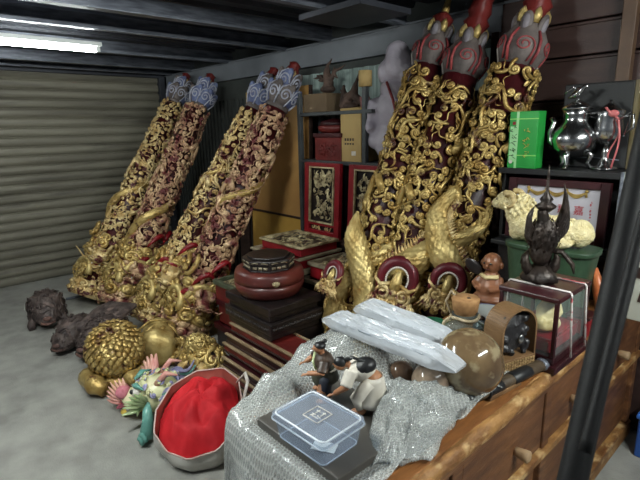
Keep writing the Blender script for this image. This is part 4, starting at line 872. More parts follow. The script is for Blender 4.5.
out('pale_band', MB().box((-.046, -.041, .115), (.036, .002, .17)).box((-.03, -.0405, .135), (.012, .0015, .27)), mat('band_green', (168, 212, 160), (130, 196, 130), 5, .35), t, False)
for zz in (.235, .062): out('line_band', MB().box((0, -.0406, zz), (.140, .0015, .004)), mat('lime', (150, 214, 110), rough=.4), t, False)
def brush(cx, z0, n, s, m, nm, y=-.043):
    rng = np.random.default_rng(n + 70); mb = MB()
    for k in range(n):
        for j in range(5):
            p = np.array([cx + rng.uniform(-.5, .5) * s, y, z0 - k * s * 1.35 + rng.uniform(-.5, .5) * s]); d = np.array([rng.choice([-.4, .0, .5, .4]), 0, rng.choice([-.45, .0, -.3])]) * s; 
            if abs(d).sum() == 0: d = np.array([.4, 0, 0]) * s
            mb.tube([p - d / 2, p, p + d / 2], [s * .09, s * .07, s * .04], 5, flat=.8)
    return out(nm, mb, m, t)
brush(-.046, .185, 5, .024, mat('dark_brush_ink', (40, 74, 44), rough=.6), 'brush_lettering'); brush(.02, .175, 4, .026, mat('gold_ink', (196, 176, 84), rough=.5), 'gold_lettering')
out('seal', MB().box((-.046, -.0425, .215), (.014, .002, .014)), RED, t, False); out('logo', MB().lathe([(.009, 0), (.009, .002)], 16, mat4(rot('X', PI / 2), (-.052, -.041, .03))), WHITEP, t, False)

# sheep on its green planter
GPL = mat('dark_green_pot', (52, 76, 54), (40, 62, 44), 4, .45, 0, .05, 20)
t = thing('green_planter', 'dark green tapered planter under the cream sheep', 'planter', (-.80, 2.02, DZ))
def planter_fn(u, v):
    a = u * 2 * PI; k = 1.0 + .22 * v; p = 4.0; c, s_ = math.cos(a), math.sin(a); r = (abs(c) ** p + abs(s_) ** p) ** (-1 / p); return (c * r * .145 * k, s_ * r * .075 * k, .30 * v)
mb = MB().grid(planter_fn, 48, 8, True); mb.add([planter_fn(i / 48, 0) for i in range(48)], [tuple(range(47, -1, -1))]); mb.add([planter_fn(i / 48, 1) for i in range(48)], [tuple(range(48))])
out('pot', mb, GPL, t); out('rim', MB().grid(lambda u, v: tuple(np.array(planter_fn(u, .93 + .07 * v)) * [1.025, 1.05, 1.0]), 48, 4, True), GPL, t, solid=.004)
WOOL = mat('cream_wool', (244, 230, 184), (224, 206, 150), 40, .9, 0, 1.0, 140)
t = thing('sheep_figure', 'cream woolly ram figure with curled horns lying on the green planter', 'sheep', (-.83, 2.02, 1.1005), R=np.diag([.80, .88, .88])); sx = -.22
mb = MB(); mb.ell((.04, 0, .066), (.18, .085, .064)); mb.ell((-.08, 0, .08), (.12, .085, .08)); mb.ell((-.15, -.005, .14), (.07, .062, .08)); mb.ell((sx, -.012, .19), (.058, .052, .050)); mb.ell((sx - .045, -.018, .175), (.034, .032, .028)); mb.ell((-.14, 0, .045), (.05, .07, .05)); mb.ell((.17, 0, .07), (.06, .07, .065)); mb.ell((.08, -.07, .03), (.09, .03, .03))
rng = np.random.default_rng(2)
for d in fib(260):
    if d[2] > -.5: mb.ell(np.array([.05, 0, .066]) + d * [.18, .085, .067], rng.uniform(.008, .013), n=7, m=5)
for d in fib(110): mb.ell(np.array([-.14, 0, .14]) + d * [.078, .07, .085], rng.uniform(.008, .012), n=7, m=5)
out('body', mb, WOOL, t, remesh=.005, disp=('CLOUDS', .008, .010))
HRN = mat('horn', (196, 176, 128), (160, 136, 90), 30, .5, stretch=(1, 1, 3))
for sd in (-1, 1): 
    q = np.linspace(0, 1, 22); a = -.6 + q * 5.2; r_ = .042 - .024 * q
    out('horn', MB().tube(np.stack([sx + .035 + r_ * np.sin(a), -.01 + sd * (.048 + .022 * q), .195 + r_ * np.cos(a)], 1), .017 * (1 - .8 * q) + .0015 * np.sin(q * 50), 10), HRN, t)
    out('ear', MB().ell((sx + .03, -.012 + sd * .05, .165), (.012, .026, .012)), WOOL, t); out('eye', MB().ell((sx - .034, -.012 + sd * .037, .20), .0075), BLACK, t)
out('nose', MB().ell((sx - .075, -.018, .176), (.010, .016, .010)), mat('nose_pink', (150, 110, 88), rough=.6), t); out('mouth', MB().tube([(sx - .072, -.04, .158), (sx - .078, -.018, .156), (sx - .072, .004, .158)], .003, 5), BROWNW, t)

# glass case with the cream figure, bronze phoenix on top
M_GLASS = clear('clear_glass', (226, 236, 234), .07, .04, tint=(250, 252, 251))
gx, gy = -.655, 1.635; gw, gl = .20, .27
t = thing('glass_case', 'small maroon framed glass display case at the desk edge', 'case', (gx, gy, DZ))
out('base', MB().box((0, 0, .012), (gw + .03, gl + .03, .024)).box((0, 0, .036), (gw, gl, .024)), MAROON, t, False, .004)
out('roof', MB().box((0, 0, .247), (gw + .006, gl + .006, .018)), MAROON, t, False, .004)
for a in (-1, 1):
    for b in (-1, 1): out('post', MB().box((a * (gw / 2 - .007), b * (gl / 2 - .007), .143), (.013, .013, .19)), MAROON, t, False, .002)
for a in (-1, 1): out('pane', MB().box((a * (gw / 2 - .006), 0, .143), (.003, gl - .028, .19)), M_GLASS, t, False); out('pane', MB().box((0, a * (gl / 2 - .006), .143), (gw - .028, .003, .19)), M_GLASS, t, False)
t = thing('red_cushion', 'red velvet cushion block inside the glass case', 'cushion', (gx, gy, DZ + .0485)); out('pad', MB().box((0, 0, .026), (gw - .04, gl - .04, .05)), mat('red_velvet', (150, 18, 36), (120, 12, 28), 8, .8), t, False, .010); out('piping', MB().tube([(-.075, -.11, .05), (.075, -.11, .05), (.075, .11, .05), (-.075, .11, .05), (-.075, -.11, .05)], .004, 6), RED, t)
IVORY = mat('ivory', (226, 208, 160), (200, 176, 122), 14, .45, 0, .2, 50)
t = thing('ivory_figurine', 'small cream seated figurine inside the glass case', 'figurine', (gx + .02, gy - .03, DZ + .1005))
mb = MB(); mb.ell((0, 0, .022), (.05, .065, .024)); mb.ell((-.0, .01, .05), (.035, .04, .035)); mb.ell((.0, .03, .075), (.03, .028, .03)); mb.ell((.0, .04, .108), (.019, .02, .022)); mb.tube([(.02, .045, .08), (.035, .03, .06), (.035, .0, .05)], [.014, .012, .009], 8); mb.tube([(-.02, .045, .08), (-.03, .02, .06), (-.02, -.01, .05)], [.014, .012, .009], 8); mb.tube([(.02, .02, .03), (.04, -.03, .03), (.02, -.05, .018)], [.018, .016, .010], 8); mb.ell((0, -.045, .035), (.022, .02, .02))
out('body', mb, IVORY, t, remesh=.004); out('face', MB().ell((.016, .036, .108), (.006, .012, .014)), IVORY, t); out('ears', MB().ell((0, .018, .106), (.006, .004, .01)).ell((0, .062, .106), (.006, .004, .01)), IVORY, t)
CORD = mat('striped_cord', (206, 198, 194), (176, 84, 88), 60, .6, ramp=(.58, .62), stretch=(.1, 1, 1))
c = MB(); x1, y1, zt = gw / 2 + .010, gl / 2 + .010, .259
for yy in (-.055, .07): c.tube([(-x1, yy, .03), (-x1 + .003, yy, zt - .006), (-x1 + .008, yy, zt), (x1 - .008, yy, zt), (x1 - .003, yy, zt - .006), (x1 + .010, yy + .01, .03)], .0036, 6)
o = out('binding_cord', c, CORD); o.location = (gx, gy, DZ); tag(o, 'red and white cord tied round the glass display case', 'cord')
BRZ = mat('dark_bronze', (58, 48, 42), (36, 30, 28), 16, .4, .5, .4, 60)
px_, py_ = -.675, 1.625
t = thing('bronze_phoenix', 'dark bronze phoenix with raised wings and a spire, on the glass case', 'statue', (px_, py_, DZ + .2645))
mb = MB().lathe([(.055, 0), (.06, .012), (.048, .03), (.034, .045), (.02, .055)], 20, None, lambda a, z: 1 + .12 * np.cos(5 * a + z * 60)); out('rock_base', mb, BRZ, t)
for sd in (-1, 1): out('claw_support', MB().tube([(sd * .03, .0, .02), (sd * .05, .0, .05), (sd * .055, .0, .08), (sd * .045, 0, .10)], [.018, .018, .012, .003], 8, mat4(frame((0, 0, 1), (RM[0, 0], RM[1, 0], 0)))), BRZ, t)
mb = MB(); mb.ell((0, 0, .15), (.05, .045, .07)); mb.ell((0, -.01, .10), (.036, .034, .045)); mb.tube([(0, 0, .18), (.0, -.01, .215), (-.004, -.015, .25)], [.03, .02, .017], 12); mb.tube([(.012, 0, .10), (.014, 0, .05)], .012, 8); mb.tube([(-.012, 0, .10), (-.014, 0, .05)], .012, 8)
out('body', mb, BRZ, t, remesh=.004)
VW = unit([RM[0, 0], RM[1, 0], 0])                       # bird faces the camera; wings open sideways
for sd in (-1, 1):
    for k in range(6):
        b0 = np.array([0, 0, .13 + .008 * k]) + VW * sd * .03; L_ = (.11 + .012 * k) * (1 if sd > 0 else .55); ang = (1.12 + .06 * k) if sd > 0 else 1.35 + .03 * k; d = VW * sd * math.cos(ang) + np.array([0, 0, 1]) * math.sin(ang); q = np.linspace(0, 1, 8)[:, None]
        out('feather', MB().tube(b0 + d * L_ * q + VW * sd * .02 * np.sin(q * PI), np.array([.008, .014, .016, .016, .014, .011, .007, .001]), 8, flat=.5), BRZ, t)
mb = MB()
for d in fib(90):
    if d[2] > -.6: V, Fc = PROTO_S[3]; mb.add(on_ell(V, d, np.array([.052, .047, .073]), (0, 0, .15), 3.3, .014), Fc)
out('breast_scales', mb, BRZ, t)
out('lamp_top', MB().lathe([(.012, .24), (.03, .255), (.034, .262), (.016, .275), (.022, .285), (.01, .30), (.005, .315), (.004, .37), (.001, .40)], 18), BRZ, t)
for k in range(3): a = -1.2 + k * 1.2; out('tail_plume', MB().tube([(0, .02, .10), (.05 * math.sin(a), .05, .10), (.09 * math.sin(a), .055, .06), (.10 * math.sin(a), .05, .03)], [.014, .016, .014, .004], 8, flat=.6), BRZ, t)
BRN = mat('brown_glaze', (146, 98, 70), (116, 74, 52), 5, .35)
t = thing('monk_figurine', 'bald brown child monk figurine left of the green planter', 'figurine', (-1.03, 1.96, DZ))
mb = MB(); mb.ell((0, 0, .06), (.065, .06, .07)); mb.ell((0, 0, .11), (.045, .04, .04)); mb.tube([(.04, 0, .12), (.06, -.03, .08), (.02, -.06, .07)], [.02, .018, .013], 8); mb.tube([(-.04, 0, .12), (-.065, -.03, .08), (-.03, -.06, .07)], [.02, .018, .013], 8); mb.ell((.0, 0, .02), (.08, .075, .025)); mb.ell((0, 0, .185), (.045, .045, .048))
out('body', mb, BRN, t, remesh=.006)
mb = MB(); mb.ell((-.046, 0, .18), (.008, .012, .016)); mb.ell((.046, 0, .18), (.008, .012, .016)); out('ears', mb, BRN, t)
mb = MB(); mb.tube([(-.045, -.02, .13), (0, -.048, .125), (.045, -.02, .13)], .010, 8); out('collar', mb, IVORY, t)
mb = MB(); mb.ell((.016, -.042, .19), .005); mb.ell((-.016, -.042, .19), .005); out('eyes', mb, BLACK, t); out('nose', MB().ell((0, -.047, .178), (.006, .006, .007)), BRN, t); out('mouth', MB().tube([(-.012, -.042, .163), (0, -.045, .160), (.012, -.042, .163)], .003, 5), MAROON, t)
out('fan', MB().ell((-.075, -.03, .16), (.05, .008, .03), R=rot('Y', .5)), BLACKW, t)
tg = mat('orange_glaze', (196, 112, 66), (168, 78, 44), 8, .35)
t = thing('orange_root', 'forked orange carving right of the green planter', 'carving', (-.61, 2.06, DZ)); 
out('trunk', MB().tube([(.02, 0, .0), (.02, 0, .06), (-.005, 0, .14), (-.03, .0, .22)], [.04, .032, .026, .012], 10), tg, t); out('branch', MB().tube([(.02, 0, .05), (.035, 0, .13), (.02, 0, .2), (.015, 0, .24)], [.026, .022, .016, .006], 10), tg, t); out('foot', MB().lathe([(.05, 0), (.05, .02), (.03, .03)], 16, mat4(None, (.02, 0, 0))), MAROON, t)
t = thing('red_pedestal', 'small dark red stand on the desk behind the glass case', 'stand', (-.615, 1.90, DZ)); out('block', MB().box((0, 0, .035), (.08, .09, .07)), RED, t, False, .006); out('cap', MB().box((0, 0, .075), (.09, .10, .01)), MAROON, t, False, .003)
WBD = mat('white_panel', (198, 200, 188), (180, 184, 172), 5, .4)
t = thing('painted_panel', 'white upright panel with small brown pictures at the desk corner', 'panel', (-.515, 2.18, DZ), R=rot('X', -.03))
out('board', MB().box((0, 0, .30), (.21, .03, .60)), WBD, t, False, .004); out('edge', MB().box((-.1, -.004, .30), (.012, .036, .60)), m_joist, t, False, .003)
for k, (dx, z) in enumerate(((.04, .30), (.02, .20), (.05, .10), (-.04, .43))): out('picture', MB().box((dx, -.016, z), (.07, .003, .045), R=rot('Y', .15)).ell((dx, -.017, z), (.018, .003, .014)), BROWNW, t, False)
#@PART5
# ------------------------------------------------------------------ things on the near half of the desk
M_BUB = clear('bubble_wrap', (214, 215, 210), .48, .12, hexa=.0108)
M_FILM = clear('plastic_film', (224, 226, 230), .42, .12, .5, 45)
M_TUB = clear('plastic_tub', (214, 220, 234), .13, .12)
def sheet(name, label, fn, su, sv, nu, nv, m, solid=.0015):
    mb = MB().grid(fn, nu, nv); mb.U = [(a * su, b * sv) for a, b in mb.U]; V = mb.V[0]; c = V.mean(0); o = out(name, mb, m, None, loc=(c[0], c[1], V[:, 2].min()), uv=True, solid=solid); return tag(o, label, 'bubble wrap', 'sheets of bubble wrap')
def wrap_fn(u, v):
    # u across the desk from the front to beyond its back edge, v along the desk away from the camera
    x = -.60 - .80 * u; y = .47 + .88 * v; z = .8035
    xe = -1.03 - .25 * v
    z += .012 * (1 + nz((x, y, 0), 7)) + .026 * max(0, ridge(x, y, 5, 3) - .45) * 2 + .012 * max(0, ridge(x, y, 10, 8) - .5) * 1.6
    mo = math.exp(-((x + 1.02) / .13) ** 2 - ((y - 1.10) / .16) ** 2); z += .13 * mo + .02 * mo * nz((x, y, 0), 16)
    rim = math.exp(-((x + 1.12) / .08) ** 2) * (.5 + .5 * math.exp(-((y - .95) / .3) ** 2)); z += .022 * rim
    flat = math.exp(-(max(0, abs(x + .82) - .16) / .03) ** 2) * math.exp(-(max(0, abs(y - .775) - .15) / .03) ** 2); z = z * (1 - flat) + .806 * flat
    if x < xe: d = xe - x; z -= 2.4 * max(0, d - .02 * (1 - math.exp(-d / .02))); x = xe - .03 * (1 - math.exp(-d / .03)) - .05 * d + .03 * min(1, d / .1) * nz((y * 6, d * 7, 0)) 
    if y < .612: d = .612 - y; z -= 3.8 * max(0, d - .012 * (1 - math.exp(-d / .012))); y = .612 - .035 * (1 - math.exp(-d / .02)) - .30 * d + .05 * min(1, d / .06) * nz((x * 7, d * 12, 3))
    return (x, y, z)
sheet('bubble_wrap_sheet', 'big bubble wrap sheet draped over the near end of the desk', wrap_fn, .80, .88, 130, 140, M_BUB)
def bunch_fn(u, v):
    # crumpled puffed sheet: u from back left to front right, v along the desk
    a = np.array([-.865, .96, .850]); b = np.array([-.640, 1.165, .832]); c = np.array([-.655, .735, .815]); d = np.array([-.572, .845, .812])
    p = (a * (1 - u) + b * u) * (1 - v) + (c * (1 - u) + d * u) * v
    e = math.sin(PI * min(1, max(0, u))) ** .6 * math.sin(PI * (.12 + .88 * v)) ** .6
    p[2] += .044 * e + .035 * e * nz((u, v, 0), 4.5, 5) + .040 * e * max(0, ridge(u, v, 2.6, 9) - .4) + .03 * e * max(0, ridge(u, v, 6, 4) - .4); p[1] += .03 * nz((u, v, 0), 4, 2) - .05 * e * (1 - v); p[0] += .02 * nz((u, v, 0), 5, 7)
    return tuple(p)
sheet('bubble_wrap_sheet', 'crumpled bubble wrap bunched up in front of the stone balls', bunch_fn, .30, .36, 70, 80, M_BUB)
# polished stone balls
MARB = mat('brown_marble', (112, 92, 66), (78, 60, 44), 9, .12, 0, 0, 8, ramp=(.38, .62), c3=(140, 126, 98), s3=16, r3=(.52, .62), coat=.4)
def ball(name, label, c, r, m, grp='polished stone balls'):
    t = thing(name, label, 'ball', (c[0], c[1], DZ), grp)
    out('ring_stand', MB().tube([(r * .45 * math.cos(a), r * .45 * math.sin(a), .010) for a in np.linspace(0, 2 * PI, 25)], .009, 8), BLACKW, t)
    out('sphere', MB().ell((0, 0, c[2] - DZ), r, n=48, m=32), m, t)
ball('stone_ball', 'largest polished brown marble ball, in front of the corked jar', at_z(469, 362, .905), .101, MARB)
ball('stone_ball', 'middle sized marble ball half hidden by the crumpled bubble wrap', at_z(431, 381, .858), .058, mat('grey_marble', (140, 122, 104), (104, 86, 72), 9, .12, coat=.4))
ball('stone_ball', 'smallest brown ball behind the crumpled bubble wrap', at_z(401, 373, .845), .040, mat('dark_marble', (104, 82, 66), (78, 60, 48), 9, .15, coat=.3))
# long parcels in clear film
def parcel(label, p0, p1, w, h, seed):
    p0, p1 = np.array(p0), np.array(p1); ax = p1 - p0; L_ = np.linalg.norm(ax); R = frame((0, 0, 1), ax); R = np.stack([unit(ax), np.cross(unit(np.cross(ax, (0, 1e-6, 1))), unit(ax)) * 0 + unit(np.cross((0, 0, 1), ax)), unit(np.cross(ax, np.cross((0, 0, 1), ax)))], 1)
    t = thing('wrapped_parcel', label, 'parcel', p0, 'long parcels in clear film', R); mb = MB()
    def fn(u, v):
        a = u * 2 * PI; k = min(1, v / .10, (1 - v) / .14); kw = .70 + .30 * k ** .6; k = .18 + .82 * k ** .7; c, s_ = math.cos(a), math.sin(a); r = (abs(c) ** 5 + abs(s_) ** 5) ** (-1 / 5)
        cr = .011 * abs(math.sin(c * r * 6 + seed + .7 * math.sin(v * 4))) ** .6 + .012 * max(0, ridge(v * 2 + c * 1.5, c * 5, 1.5, seed))
        return (v * L_, c * r * w / 2 * kw + .006 * nz((v * 9, a, 0), 1, seed), s_ * r * h / 2 * k + (cr if s_ > 0 else 0) * k)
    mb.grid(fn, 110, 90, True); out('film_sleeve', mb, M_FILM, t)
    core = mat('white_contents', (222, 222, 222), (200, 202, 204), 6, .5)
    for k in range(5): out('rod', MB().tube([(L_ * (.08 + .02 * (k % 2)), (k - 2) * w * .17, -.002), (L_ * .5, (k - 2) * w * .17, .0), (L_ * (.84 - .03 * (k % 2)), (k - 2) * w * .15, -.002)], h * .30, 8), core, t)
    return t
parcel('long film wrapped parcel reaching in front of the big marble ball', at_z(328, 318, .955), at_z(461, 369, .948), .085, .030, 1.0)
parcel('film wrapped parcel lying behind the front one, its end towards the jar', (-1.14, 1.20, .955), (-.76, 1.245, .915), .10, .030, 4.0)
# corked jar, pots
t = thing('corked_jar', 'squat clear glass jar with a big cork and rope, behind the marble ball', 'jar', (-.865, 1.47, DZ))
out('glass_body', MB().lathe([(.05, 0), (.072, .008), (.08, .05), (.07, .088), (.045, .105), (.042, .125), (.047, .13), (.040, .13), (.037, .118), (.041, .103), (.066, .085), (.075, .05), (.068, .012), (.02, .006)], 40), mat('jar_glass', (226, 238, 234), rough=.05, trans=.9, ior=1.2), t)
out('cork', MB().lathe([(.036, .112), (.038, .135), (.044, .14), (.05, .185), (.047, .19), (.001, .19)], 32), mat('cork', (170, 128, 84), (140, 102, 64), 40, .8), t); out('cork_hole', MB().lathe([(.007, .1895), (.007, .1912)], 12, mat4(None, (.012, 0, 0))), BROWNW, t)
ROPE = mat('rope', (196, 180, 150), (150, 132, 104), 90, .8)
rp = MB(); q = np.linspace(0, 2 * PI, 40); rp.tube(np.stack([.049 * np.cos(q), .049 * np.sin(q), .118 + .003 * np.sin(q * 3)], 1), .006, 7); rp.tube([(-.03, -.04, .12), (-.05, -.055, .10), (-.06, -.06, .06), (-.07, -.05, .03)], .005, 6); rp.tube([(-.045, -.02, .12), (-.075, -.01, .16), (-.06, .0, .2), (-.04, -.01, .19)], .005, 6); out('rope_tie', rp, ROPE, t)
CEL = mat('celadon_glaze', (108, 134, 112), (84, 112, 92), 6, .2)
t = thing('celadon_jar', 'small grey green jar right of the corked jar', 'jar', (-.80, 1.62, DZ)); out('body', MB().lathe([(.028, 0), (.036, .02), (.038, .06), (.030, .08), (.026, .09), (.022, .09), (.02, .07), (.001, .02)], 28), CEL, t); out('rim', MB().lathe([(.024, .088), (.03, .092), (.024, .096)], 24), CEL, t)
t = thing('green_bowl', 'little dark green bowl behind the wrapped parcels', 'bowl', (-1.0, 1.47, DZ)); out('bowl', MB().lathe([(.02, 0), (.022, .008), (.045, .04), (.05, .055), (.046, .055), (.038, .035), (.001, .014)], 28), mat('green_bowl_glaze', (48, 104, 78), (36, 84, 62), 6, .2), t); out('foot_ring', MB().lathe([(.022, 0), (.024, .006)], 20), CEL, t)
t = thing('grey_dish', 'shallow pale grey dish before the monk figurine', 'dish', (-.93, 1.76, DZ)); out('dish', MB().lathe([(.04, 0), (.05, .01), (.085, .03), (.088, .036), (.08, .034), (.045, .014), (.001, .012)], 36), mat('grey_glaze', (176, 180, 178), (150, 154, 152), 5, .25), t); out('rim_line', MB().tube([(.087 * math.cos(a), .087 * math.sin(a), .035) for a in np.linspace(0, 2 * PI, 33)], .002, 5), BLUEC, t)
t = thing('ink_bottle', 'tiny grey pot between the dish and the celadon jar', 'pot', (-.88, 1.62, DZ)); out('body', MB().lathe([(.02, 0), (.03, .012), (.028, .035), (.015, .045), (.015, .055)], 20), m_joist, t); out('stopper', MB().lathe([(.013, .055), (.014, .062), (.004, .07)], 14), BROWNW, t)
# arched wooden stand
ARW = mat('arch_wood', (126, 96, 64), (94, 68, 44), 8, .5, 0, .2, 40); INK = mat('ink_stone', (44, 42, 44), (28, 27, 29), 14, .4, 0, .6, 50)
t = thing('arched_stand', 'round arched wooden stand holding a black carved stone', 'stand', (-.665, 1.415, DZ), R=rot('Z', -.30))
hw = .068; a = np.linspace(0, PI, 24); arc = [(0, hw * math.cos(v), .155 + hw * math.sin(v)) for v in a]; pts = [(0, hw, .06)] + arc + [(0, -hw, .06)]
mb = MB()
for k, (p, q) in enumerate(zip(pts[:-1], pts[1:])):
    p, q = np.array(p), np.array(q); d = unit(q - p); n_ = np.array([0, -d[2], d[1]]) * -1; n_ = n_ if np.dot(n_, (p + q) / 2 - np.array([0, 0, .13])) > 0 else -n_
    c8 = [p + n_ * o + np.array([x, 0, 0]) for x in (-.04, .04) for o in (0, .007)] + [q + n_ * o + np.array([x, 0, 0]) for x in (-.04, .04) for o in (0, .007)]
    mb.add(c8, [(0, 1, 5, 4), (2, 6, 7, 3), (1, 3, 7, 5), (0, 4, 6, 2), (0, 2, 3, 1), (4, 5, 7, 6)])
out('bent_band', mb, ARW, t, False)
out('plinth', MB().box((0, 0, .032), (.085, hw * 2 + .014, .064)), ARW, t, False, .003)
wv = MB()
for i in range(12):
    for j in range(5): wv.box((.044, -.062 + i * .0113, .010 + j * .011), (.004, .008, .007))
out('woven_front', wv, mat('woven_front', (166, 138, 96), (120, 94, 60), 60, .6), t, False)
mb = MB(); rng = np.random.default_rng(12); mb.ell((0, 0, .14), (.03, .055, .075))
for k in range(60): mb.ell((rng.uniform(-.005, .028), rng.uniform(-.052, .052), rng.uniform(.07, .2)), rng.uniform(.006, .013), n=9, m=6)
st = out('ink_stone', mb, INK, t, remesh=.004); out('stone_eye', MB().ell((.036, .01, .125), (.008, .014, .016)), SILVER, t)
t = thing('wooden_tablet', 'small flat wooden tablet with a pale panel, before the arched stand', 'tablet', (-.625, 1.28, DZ), R=rot('Z', -.12)); out('frame', MB().box((0, 0, .007), (.055, .16, .014)), ARW, t, False, .003); out('inset', MB().box((0, .01, .0145), (.036, .11, .003)), mat('pale_inset', (176, 160, 126), (150, 132, 98), 9, .6), t, False)
# scabbard
p0, p1 = np.array([-.665, .99, .823]), np.array([-.585, 1.50, .823]); ax = unit(p1 - p0); L_ = np.linalg.norm(p1 - p0)
t = thing('sheathed_sword', 'short sheathed sword with black and brown bands along the desk edge', 'sword', (p0[0], p0[1], DZ), R=frame(ax, (0, 0, 1)) )
SH = mat('sheath_leather', (84, 70, 54), (56, 46, 36), 12, .45, 0, .3, 40)
def seg_(n_, a0, a1, r, m, fl=1.0): out(n_, MB().lathe([(r * .9, a0 * L_), (r, a0 * L_ + .003), (r, a1 * L_ - .003), (r * .9, a1 * L_)], 20, np.diag([1, 1.25, 1, 1.0]) @ mat4(None, (.0225 , 0, 0))), m, t)
seg_('grip', .0, .26, .016, MAROON); seg_('guard', .26, .30, .0215, BLACK); seg_('sheath', .30, .97, .017, SH); seg_('black_band', .44, .56, .0188, BLACK); seg_('black_band', .66, .84, .0188, BLACK); seg_('end_cap', .96, 1.0, .0195, m_joist)
out('cord_knot', MB().tube([(.0225 + .02 * math.cos(a), .025 * math.sin(a), .42 * L_ + .004 * math.sin(2 * a)) for a in np.linspace(0, 2 * PI, 20)], .004, 6), BLACK, t)
# base board, two figurines, plastic tub
t = thing('display_board', 'dark grey square board under the two figurines and the plastic tub', 'board', (-.82, .775, .8085), R=rot('Z', .0)); out('slab', MB().box((0, 0, .0125), (.32, .30, .023)), mat('slate_board', (84, 80, 74), (66, 62, 58), 5, .4), t, False, .003); out('felt', MB().box((0, 0, .0005), (.31, .29, .002)), BLACK, t, False)
BZ = .8325
SKIN = mat('figurine_skin', (176, 124, 88), (150, 100, 70), 14, .5); DKG = mat('dark_green_robe', (56, 58, 44), (38, 36, 30), 14, .5); BRB = mat('brown_robe', (70, 54, 42), (48, 36, 30), 14, .5); WHR = mat('white_robe', (214, 208, 196), (186, 178, 164), 12, .6); NAVY = mat('navy_cloth', (44, 50, 66), (32, 36, 48), 10, .6)
t = thing('fighter_figurine', 'standing fighter figurine in dark green and brown robe, left of the pair', 'figurine', (-.935, .84, BZ), 'two fighter figurines', np.array(Matrix.Rotation(-.6, 3, 'Z')) @ np.diag([1.15, 1.15, .86]))
mb = MB(); mb.tube([(-.03, 0, .005), (-.03, -.005, .045), (-.018, 0, .085)], [.011, .014, .018], 10); mb.tube([(.035, 0, .005), (.04, -.015, .045), (.018, 0, .085)], [.011, .014, .018], 10); mb.ell((-.03, -.012, .006), (.011, .02, .007)); mb.ell((.035, -.012, .006), (.011, .02, .007))
mb.ell((0, 0, .095), (.028, .022, .022)); mb.ell((0, -.004, .125), (.03, .022, .034)); mb.tube([(0, -.006, .15), (0, -.012, .166)], .009, 8); mb.ell((0, -.016, .176), (.0135, .015, .017))
mb.tube([(-.028, -.004, .145), (-.045, -.02, .12), (-.035, -.045, .105)], [.012, .011, .008], 8); mb.tube([(.028, -.004, .145), (.048, -.015, .118), (.03, -.048, .108)], [.012, .011, .008], 8)
for sx_ in (-1, 1):
    for k in range(4): mb.tube([(sx_ * .033, -.046, .106), (sx_ * .03 + .003 * (k - 1.5), -.058, .104 + .001 * k), (sx_ * .028 + .003 * (k - 1.5), -.064, .099)], [.004, .003, .002], 5)
b_ = out('body', mb, SKIN, t, remesh=.0028)
mb = MB(); mb.grid(lambda u, v: ((.026 + .012 * v + .006 * nz((u * 9, v * 3, 0), 2)) * 1.15 * math.cos(u * 2 * PI), (.022 + .012 * v) * math.sin(u * 2 * PI), .125 - .06 * v + .006 * math.sin(u * 12)), 28, 8, True); out('skirt', mb, DKG, t, solid=.003)
mb = MB(); mb.ell((0, -.003, .126), (.033, .026, .035)); mb.tube([(-.028, -.004, .145), (-.046, -.02, .12)], [.016, .015], 8); mb.tube([(.028, -.004, .145), (.049, -.015, .118)], [.016, .015], 8); out('jacket', mb, BRB, t, remesh=.003); out('sash', MB().tube([(.031 * math.cos(v), .026 * math.sin(v), .106 + .002 * math.sin(v * 2)) for v in np.linspace(0, 2 * PI, 20)], .006, 6), WHR, t)
for s_ in (-1, 1): out('trouser_leg', MB().tube([(s_ * .032, -.002, .022), (s_ * .036, -.008, .05), (s_ * .02, 0, .088)], [.014, .017, .019], 10), NAVY, t)
mb = MB(); mb.ell((0, -.012, .184), (.0145, .0155, .0135)); mb.ell((0, .0, .2), (.006, .006, .007)); out('hair', mb, BLACK, t); out('nose', MB().ell((0, -.0315, .174), (.002, .003, .003)), SKIN, t); out('lapel', MB().tube([(-.02, -.022, .15), (.0, -.03, .13), (.016, -.026, .112)], .004, 6), GRG, t)
t = thing('fighter_figurine', 'bending fighter figurine in white shirt and black vest, right of the pair', 'figurine', (-.815, .865, BZ), 'two fighter figurines', np.array(Matrix.Rotation(-1.0, 3, 'Z')) * 1.08)
mb = MB(); mb.tube([(-.022, .02, .005), (-.024, .03, .04), (-.014, .03, .08)], [.011, .013, .018], 10); mb.tube([(.025, .01, .005), (.03, -.01, .042), (.014, .03, .08)], [.011, .014, .018], 10); mb.ell((-.022, .008, .006), (.011, .02, .007)); mb.ell((.025, -.004, .006), (.011, .02, .007))
mb.ell((0, .03, .09), (.026, .024, .022)); mb.ell((0, .0, .11), (.028, .036, .026), R=rot('X', .5)); mb.tube([(0, -.03, .122), (0, -.045, .122)], .009, 8); mb.ell((0, -.056, .118), (.0135, .016, .016))
mb.tube([(-.027, -.02, .118), (-.045, -.045, .095), (-.04, -.085, .085)], [.012, .011, .007], 8); mb.tube([(.027, -.02, .118), (.05, -.03, .085), (.045, -.06, .06)], [.012, .011, .007], 8)
for (hx, hy, hz) in ((-.039, -.088, .084), (.044, -.064, .056)):
    for k in range(4): mb.tube([(hx, hy, hz), (hx + .003 * (k - 1.5), hy - .011, hz - .003), (hx + .003 * (k - 1.5), hy - .016, hz - .009)], [.004, .003, .002], 5)
out('body', mb, SKIN, t, remesh=.0028)
mb = MB(); mb.ell((0, .002, .11), (.031, .038, .029), R=rot('X', .5)); mb.tube([(-.027, -.02, .118), (-.046, -.045, .095), (-.042, -.066, .09)], [.017, .016, .014], 8); mb.tube([(.027, -.02, .118), (.051, -.03, .085)], [.017, .016], 8); out('shirt', mb, WHR, t, remesh=.003)
for P_ in ([(-.023, .026, .02), (-.024, .03, .04), (-.014, .03, .085)], [(.027, .004, .02), (.03, -.008, .042), (.014, .028, .085)]): out('trouser_leg', MB().tube(P_, [.014, .017, .021], 10), WHR, t)
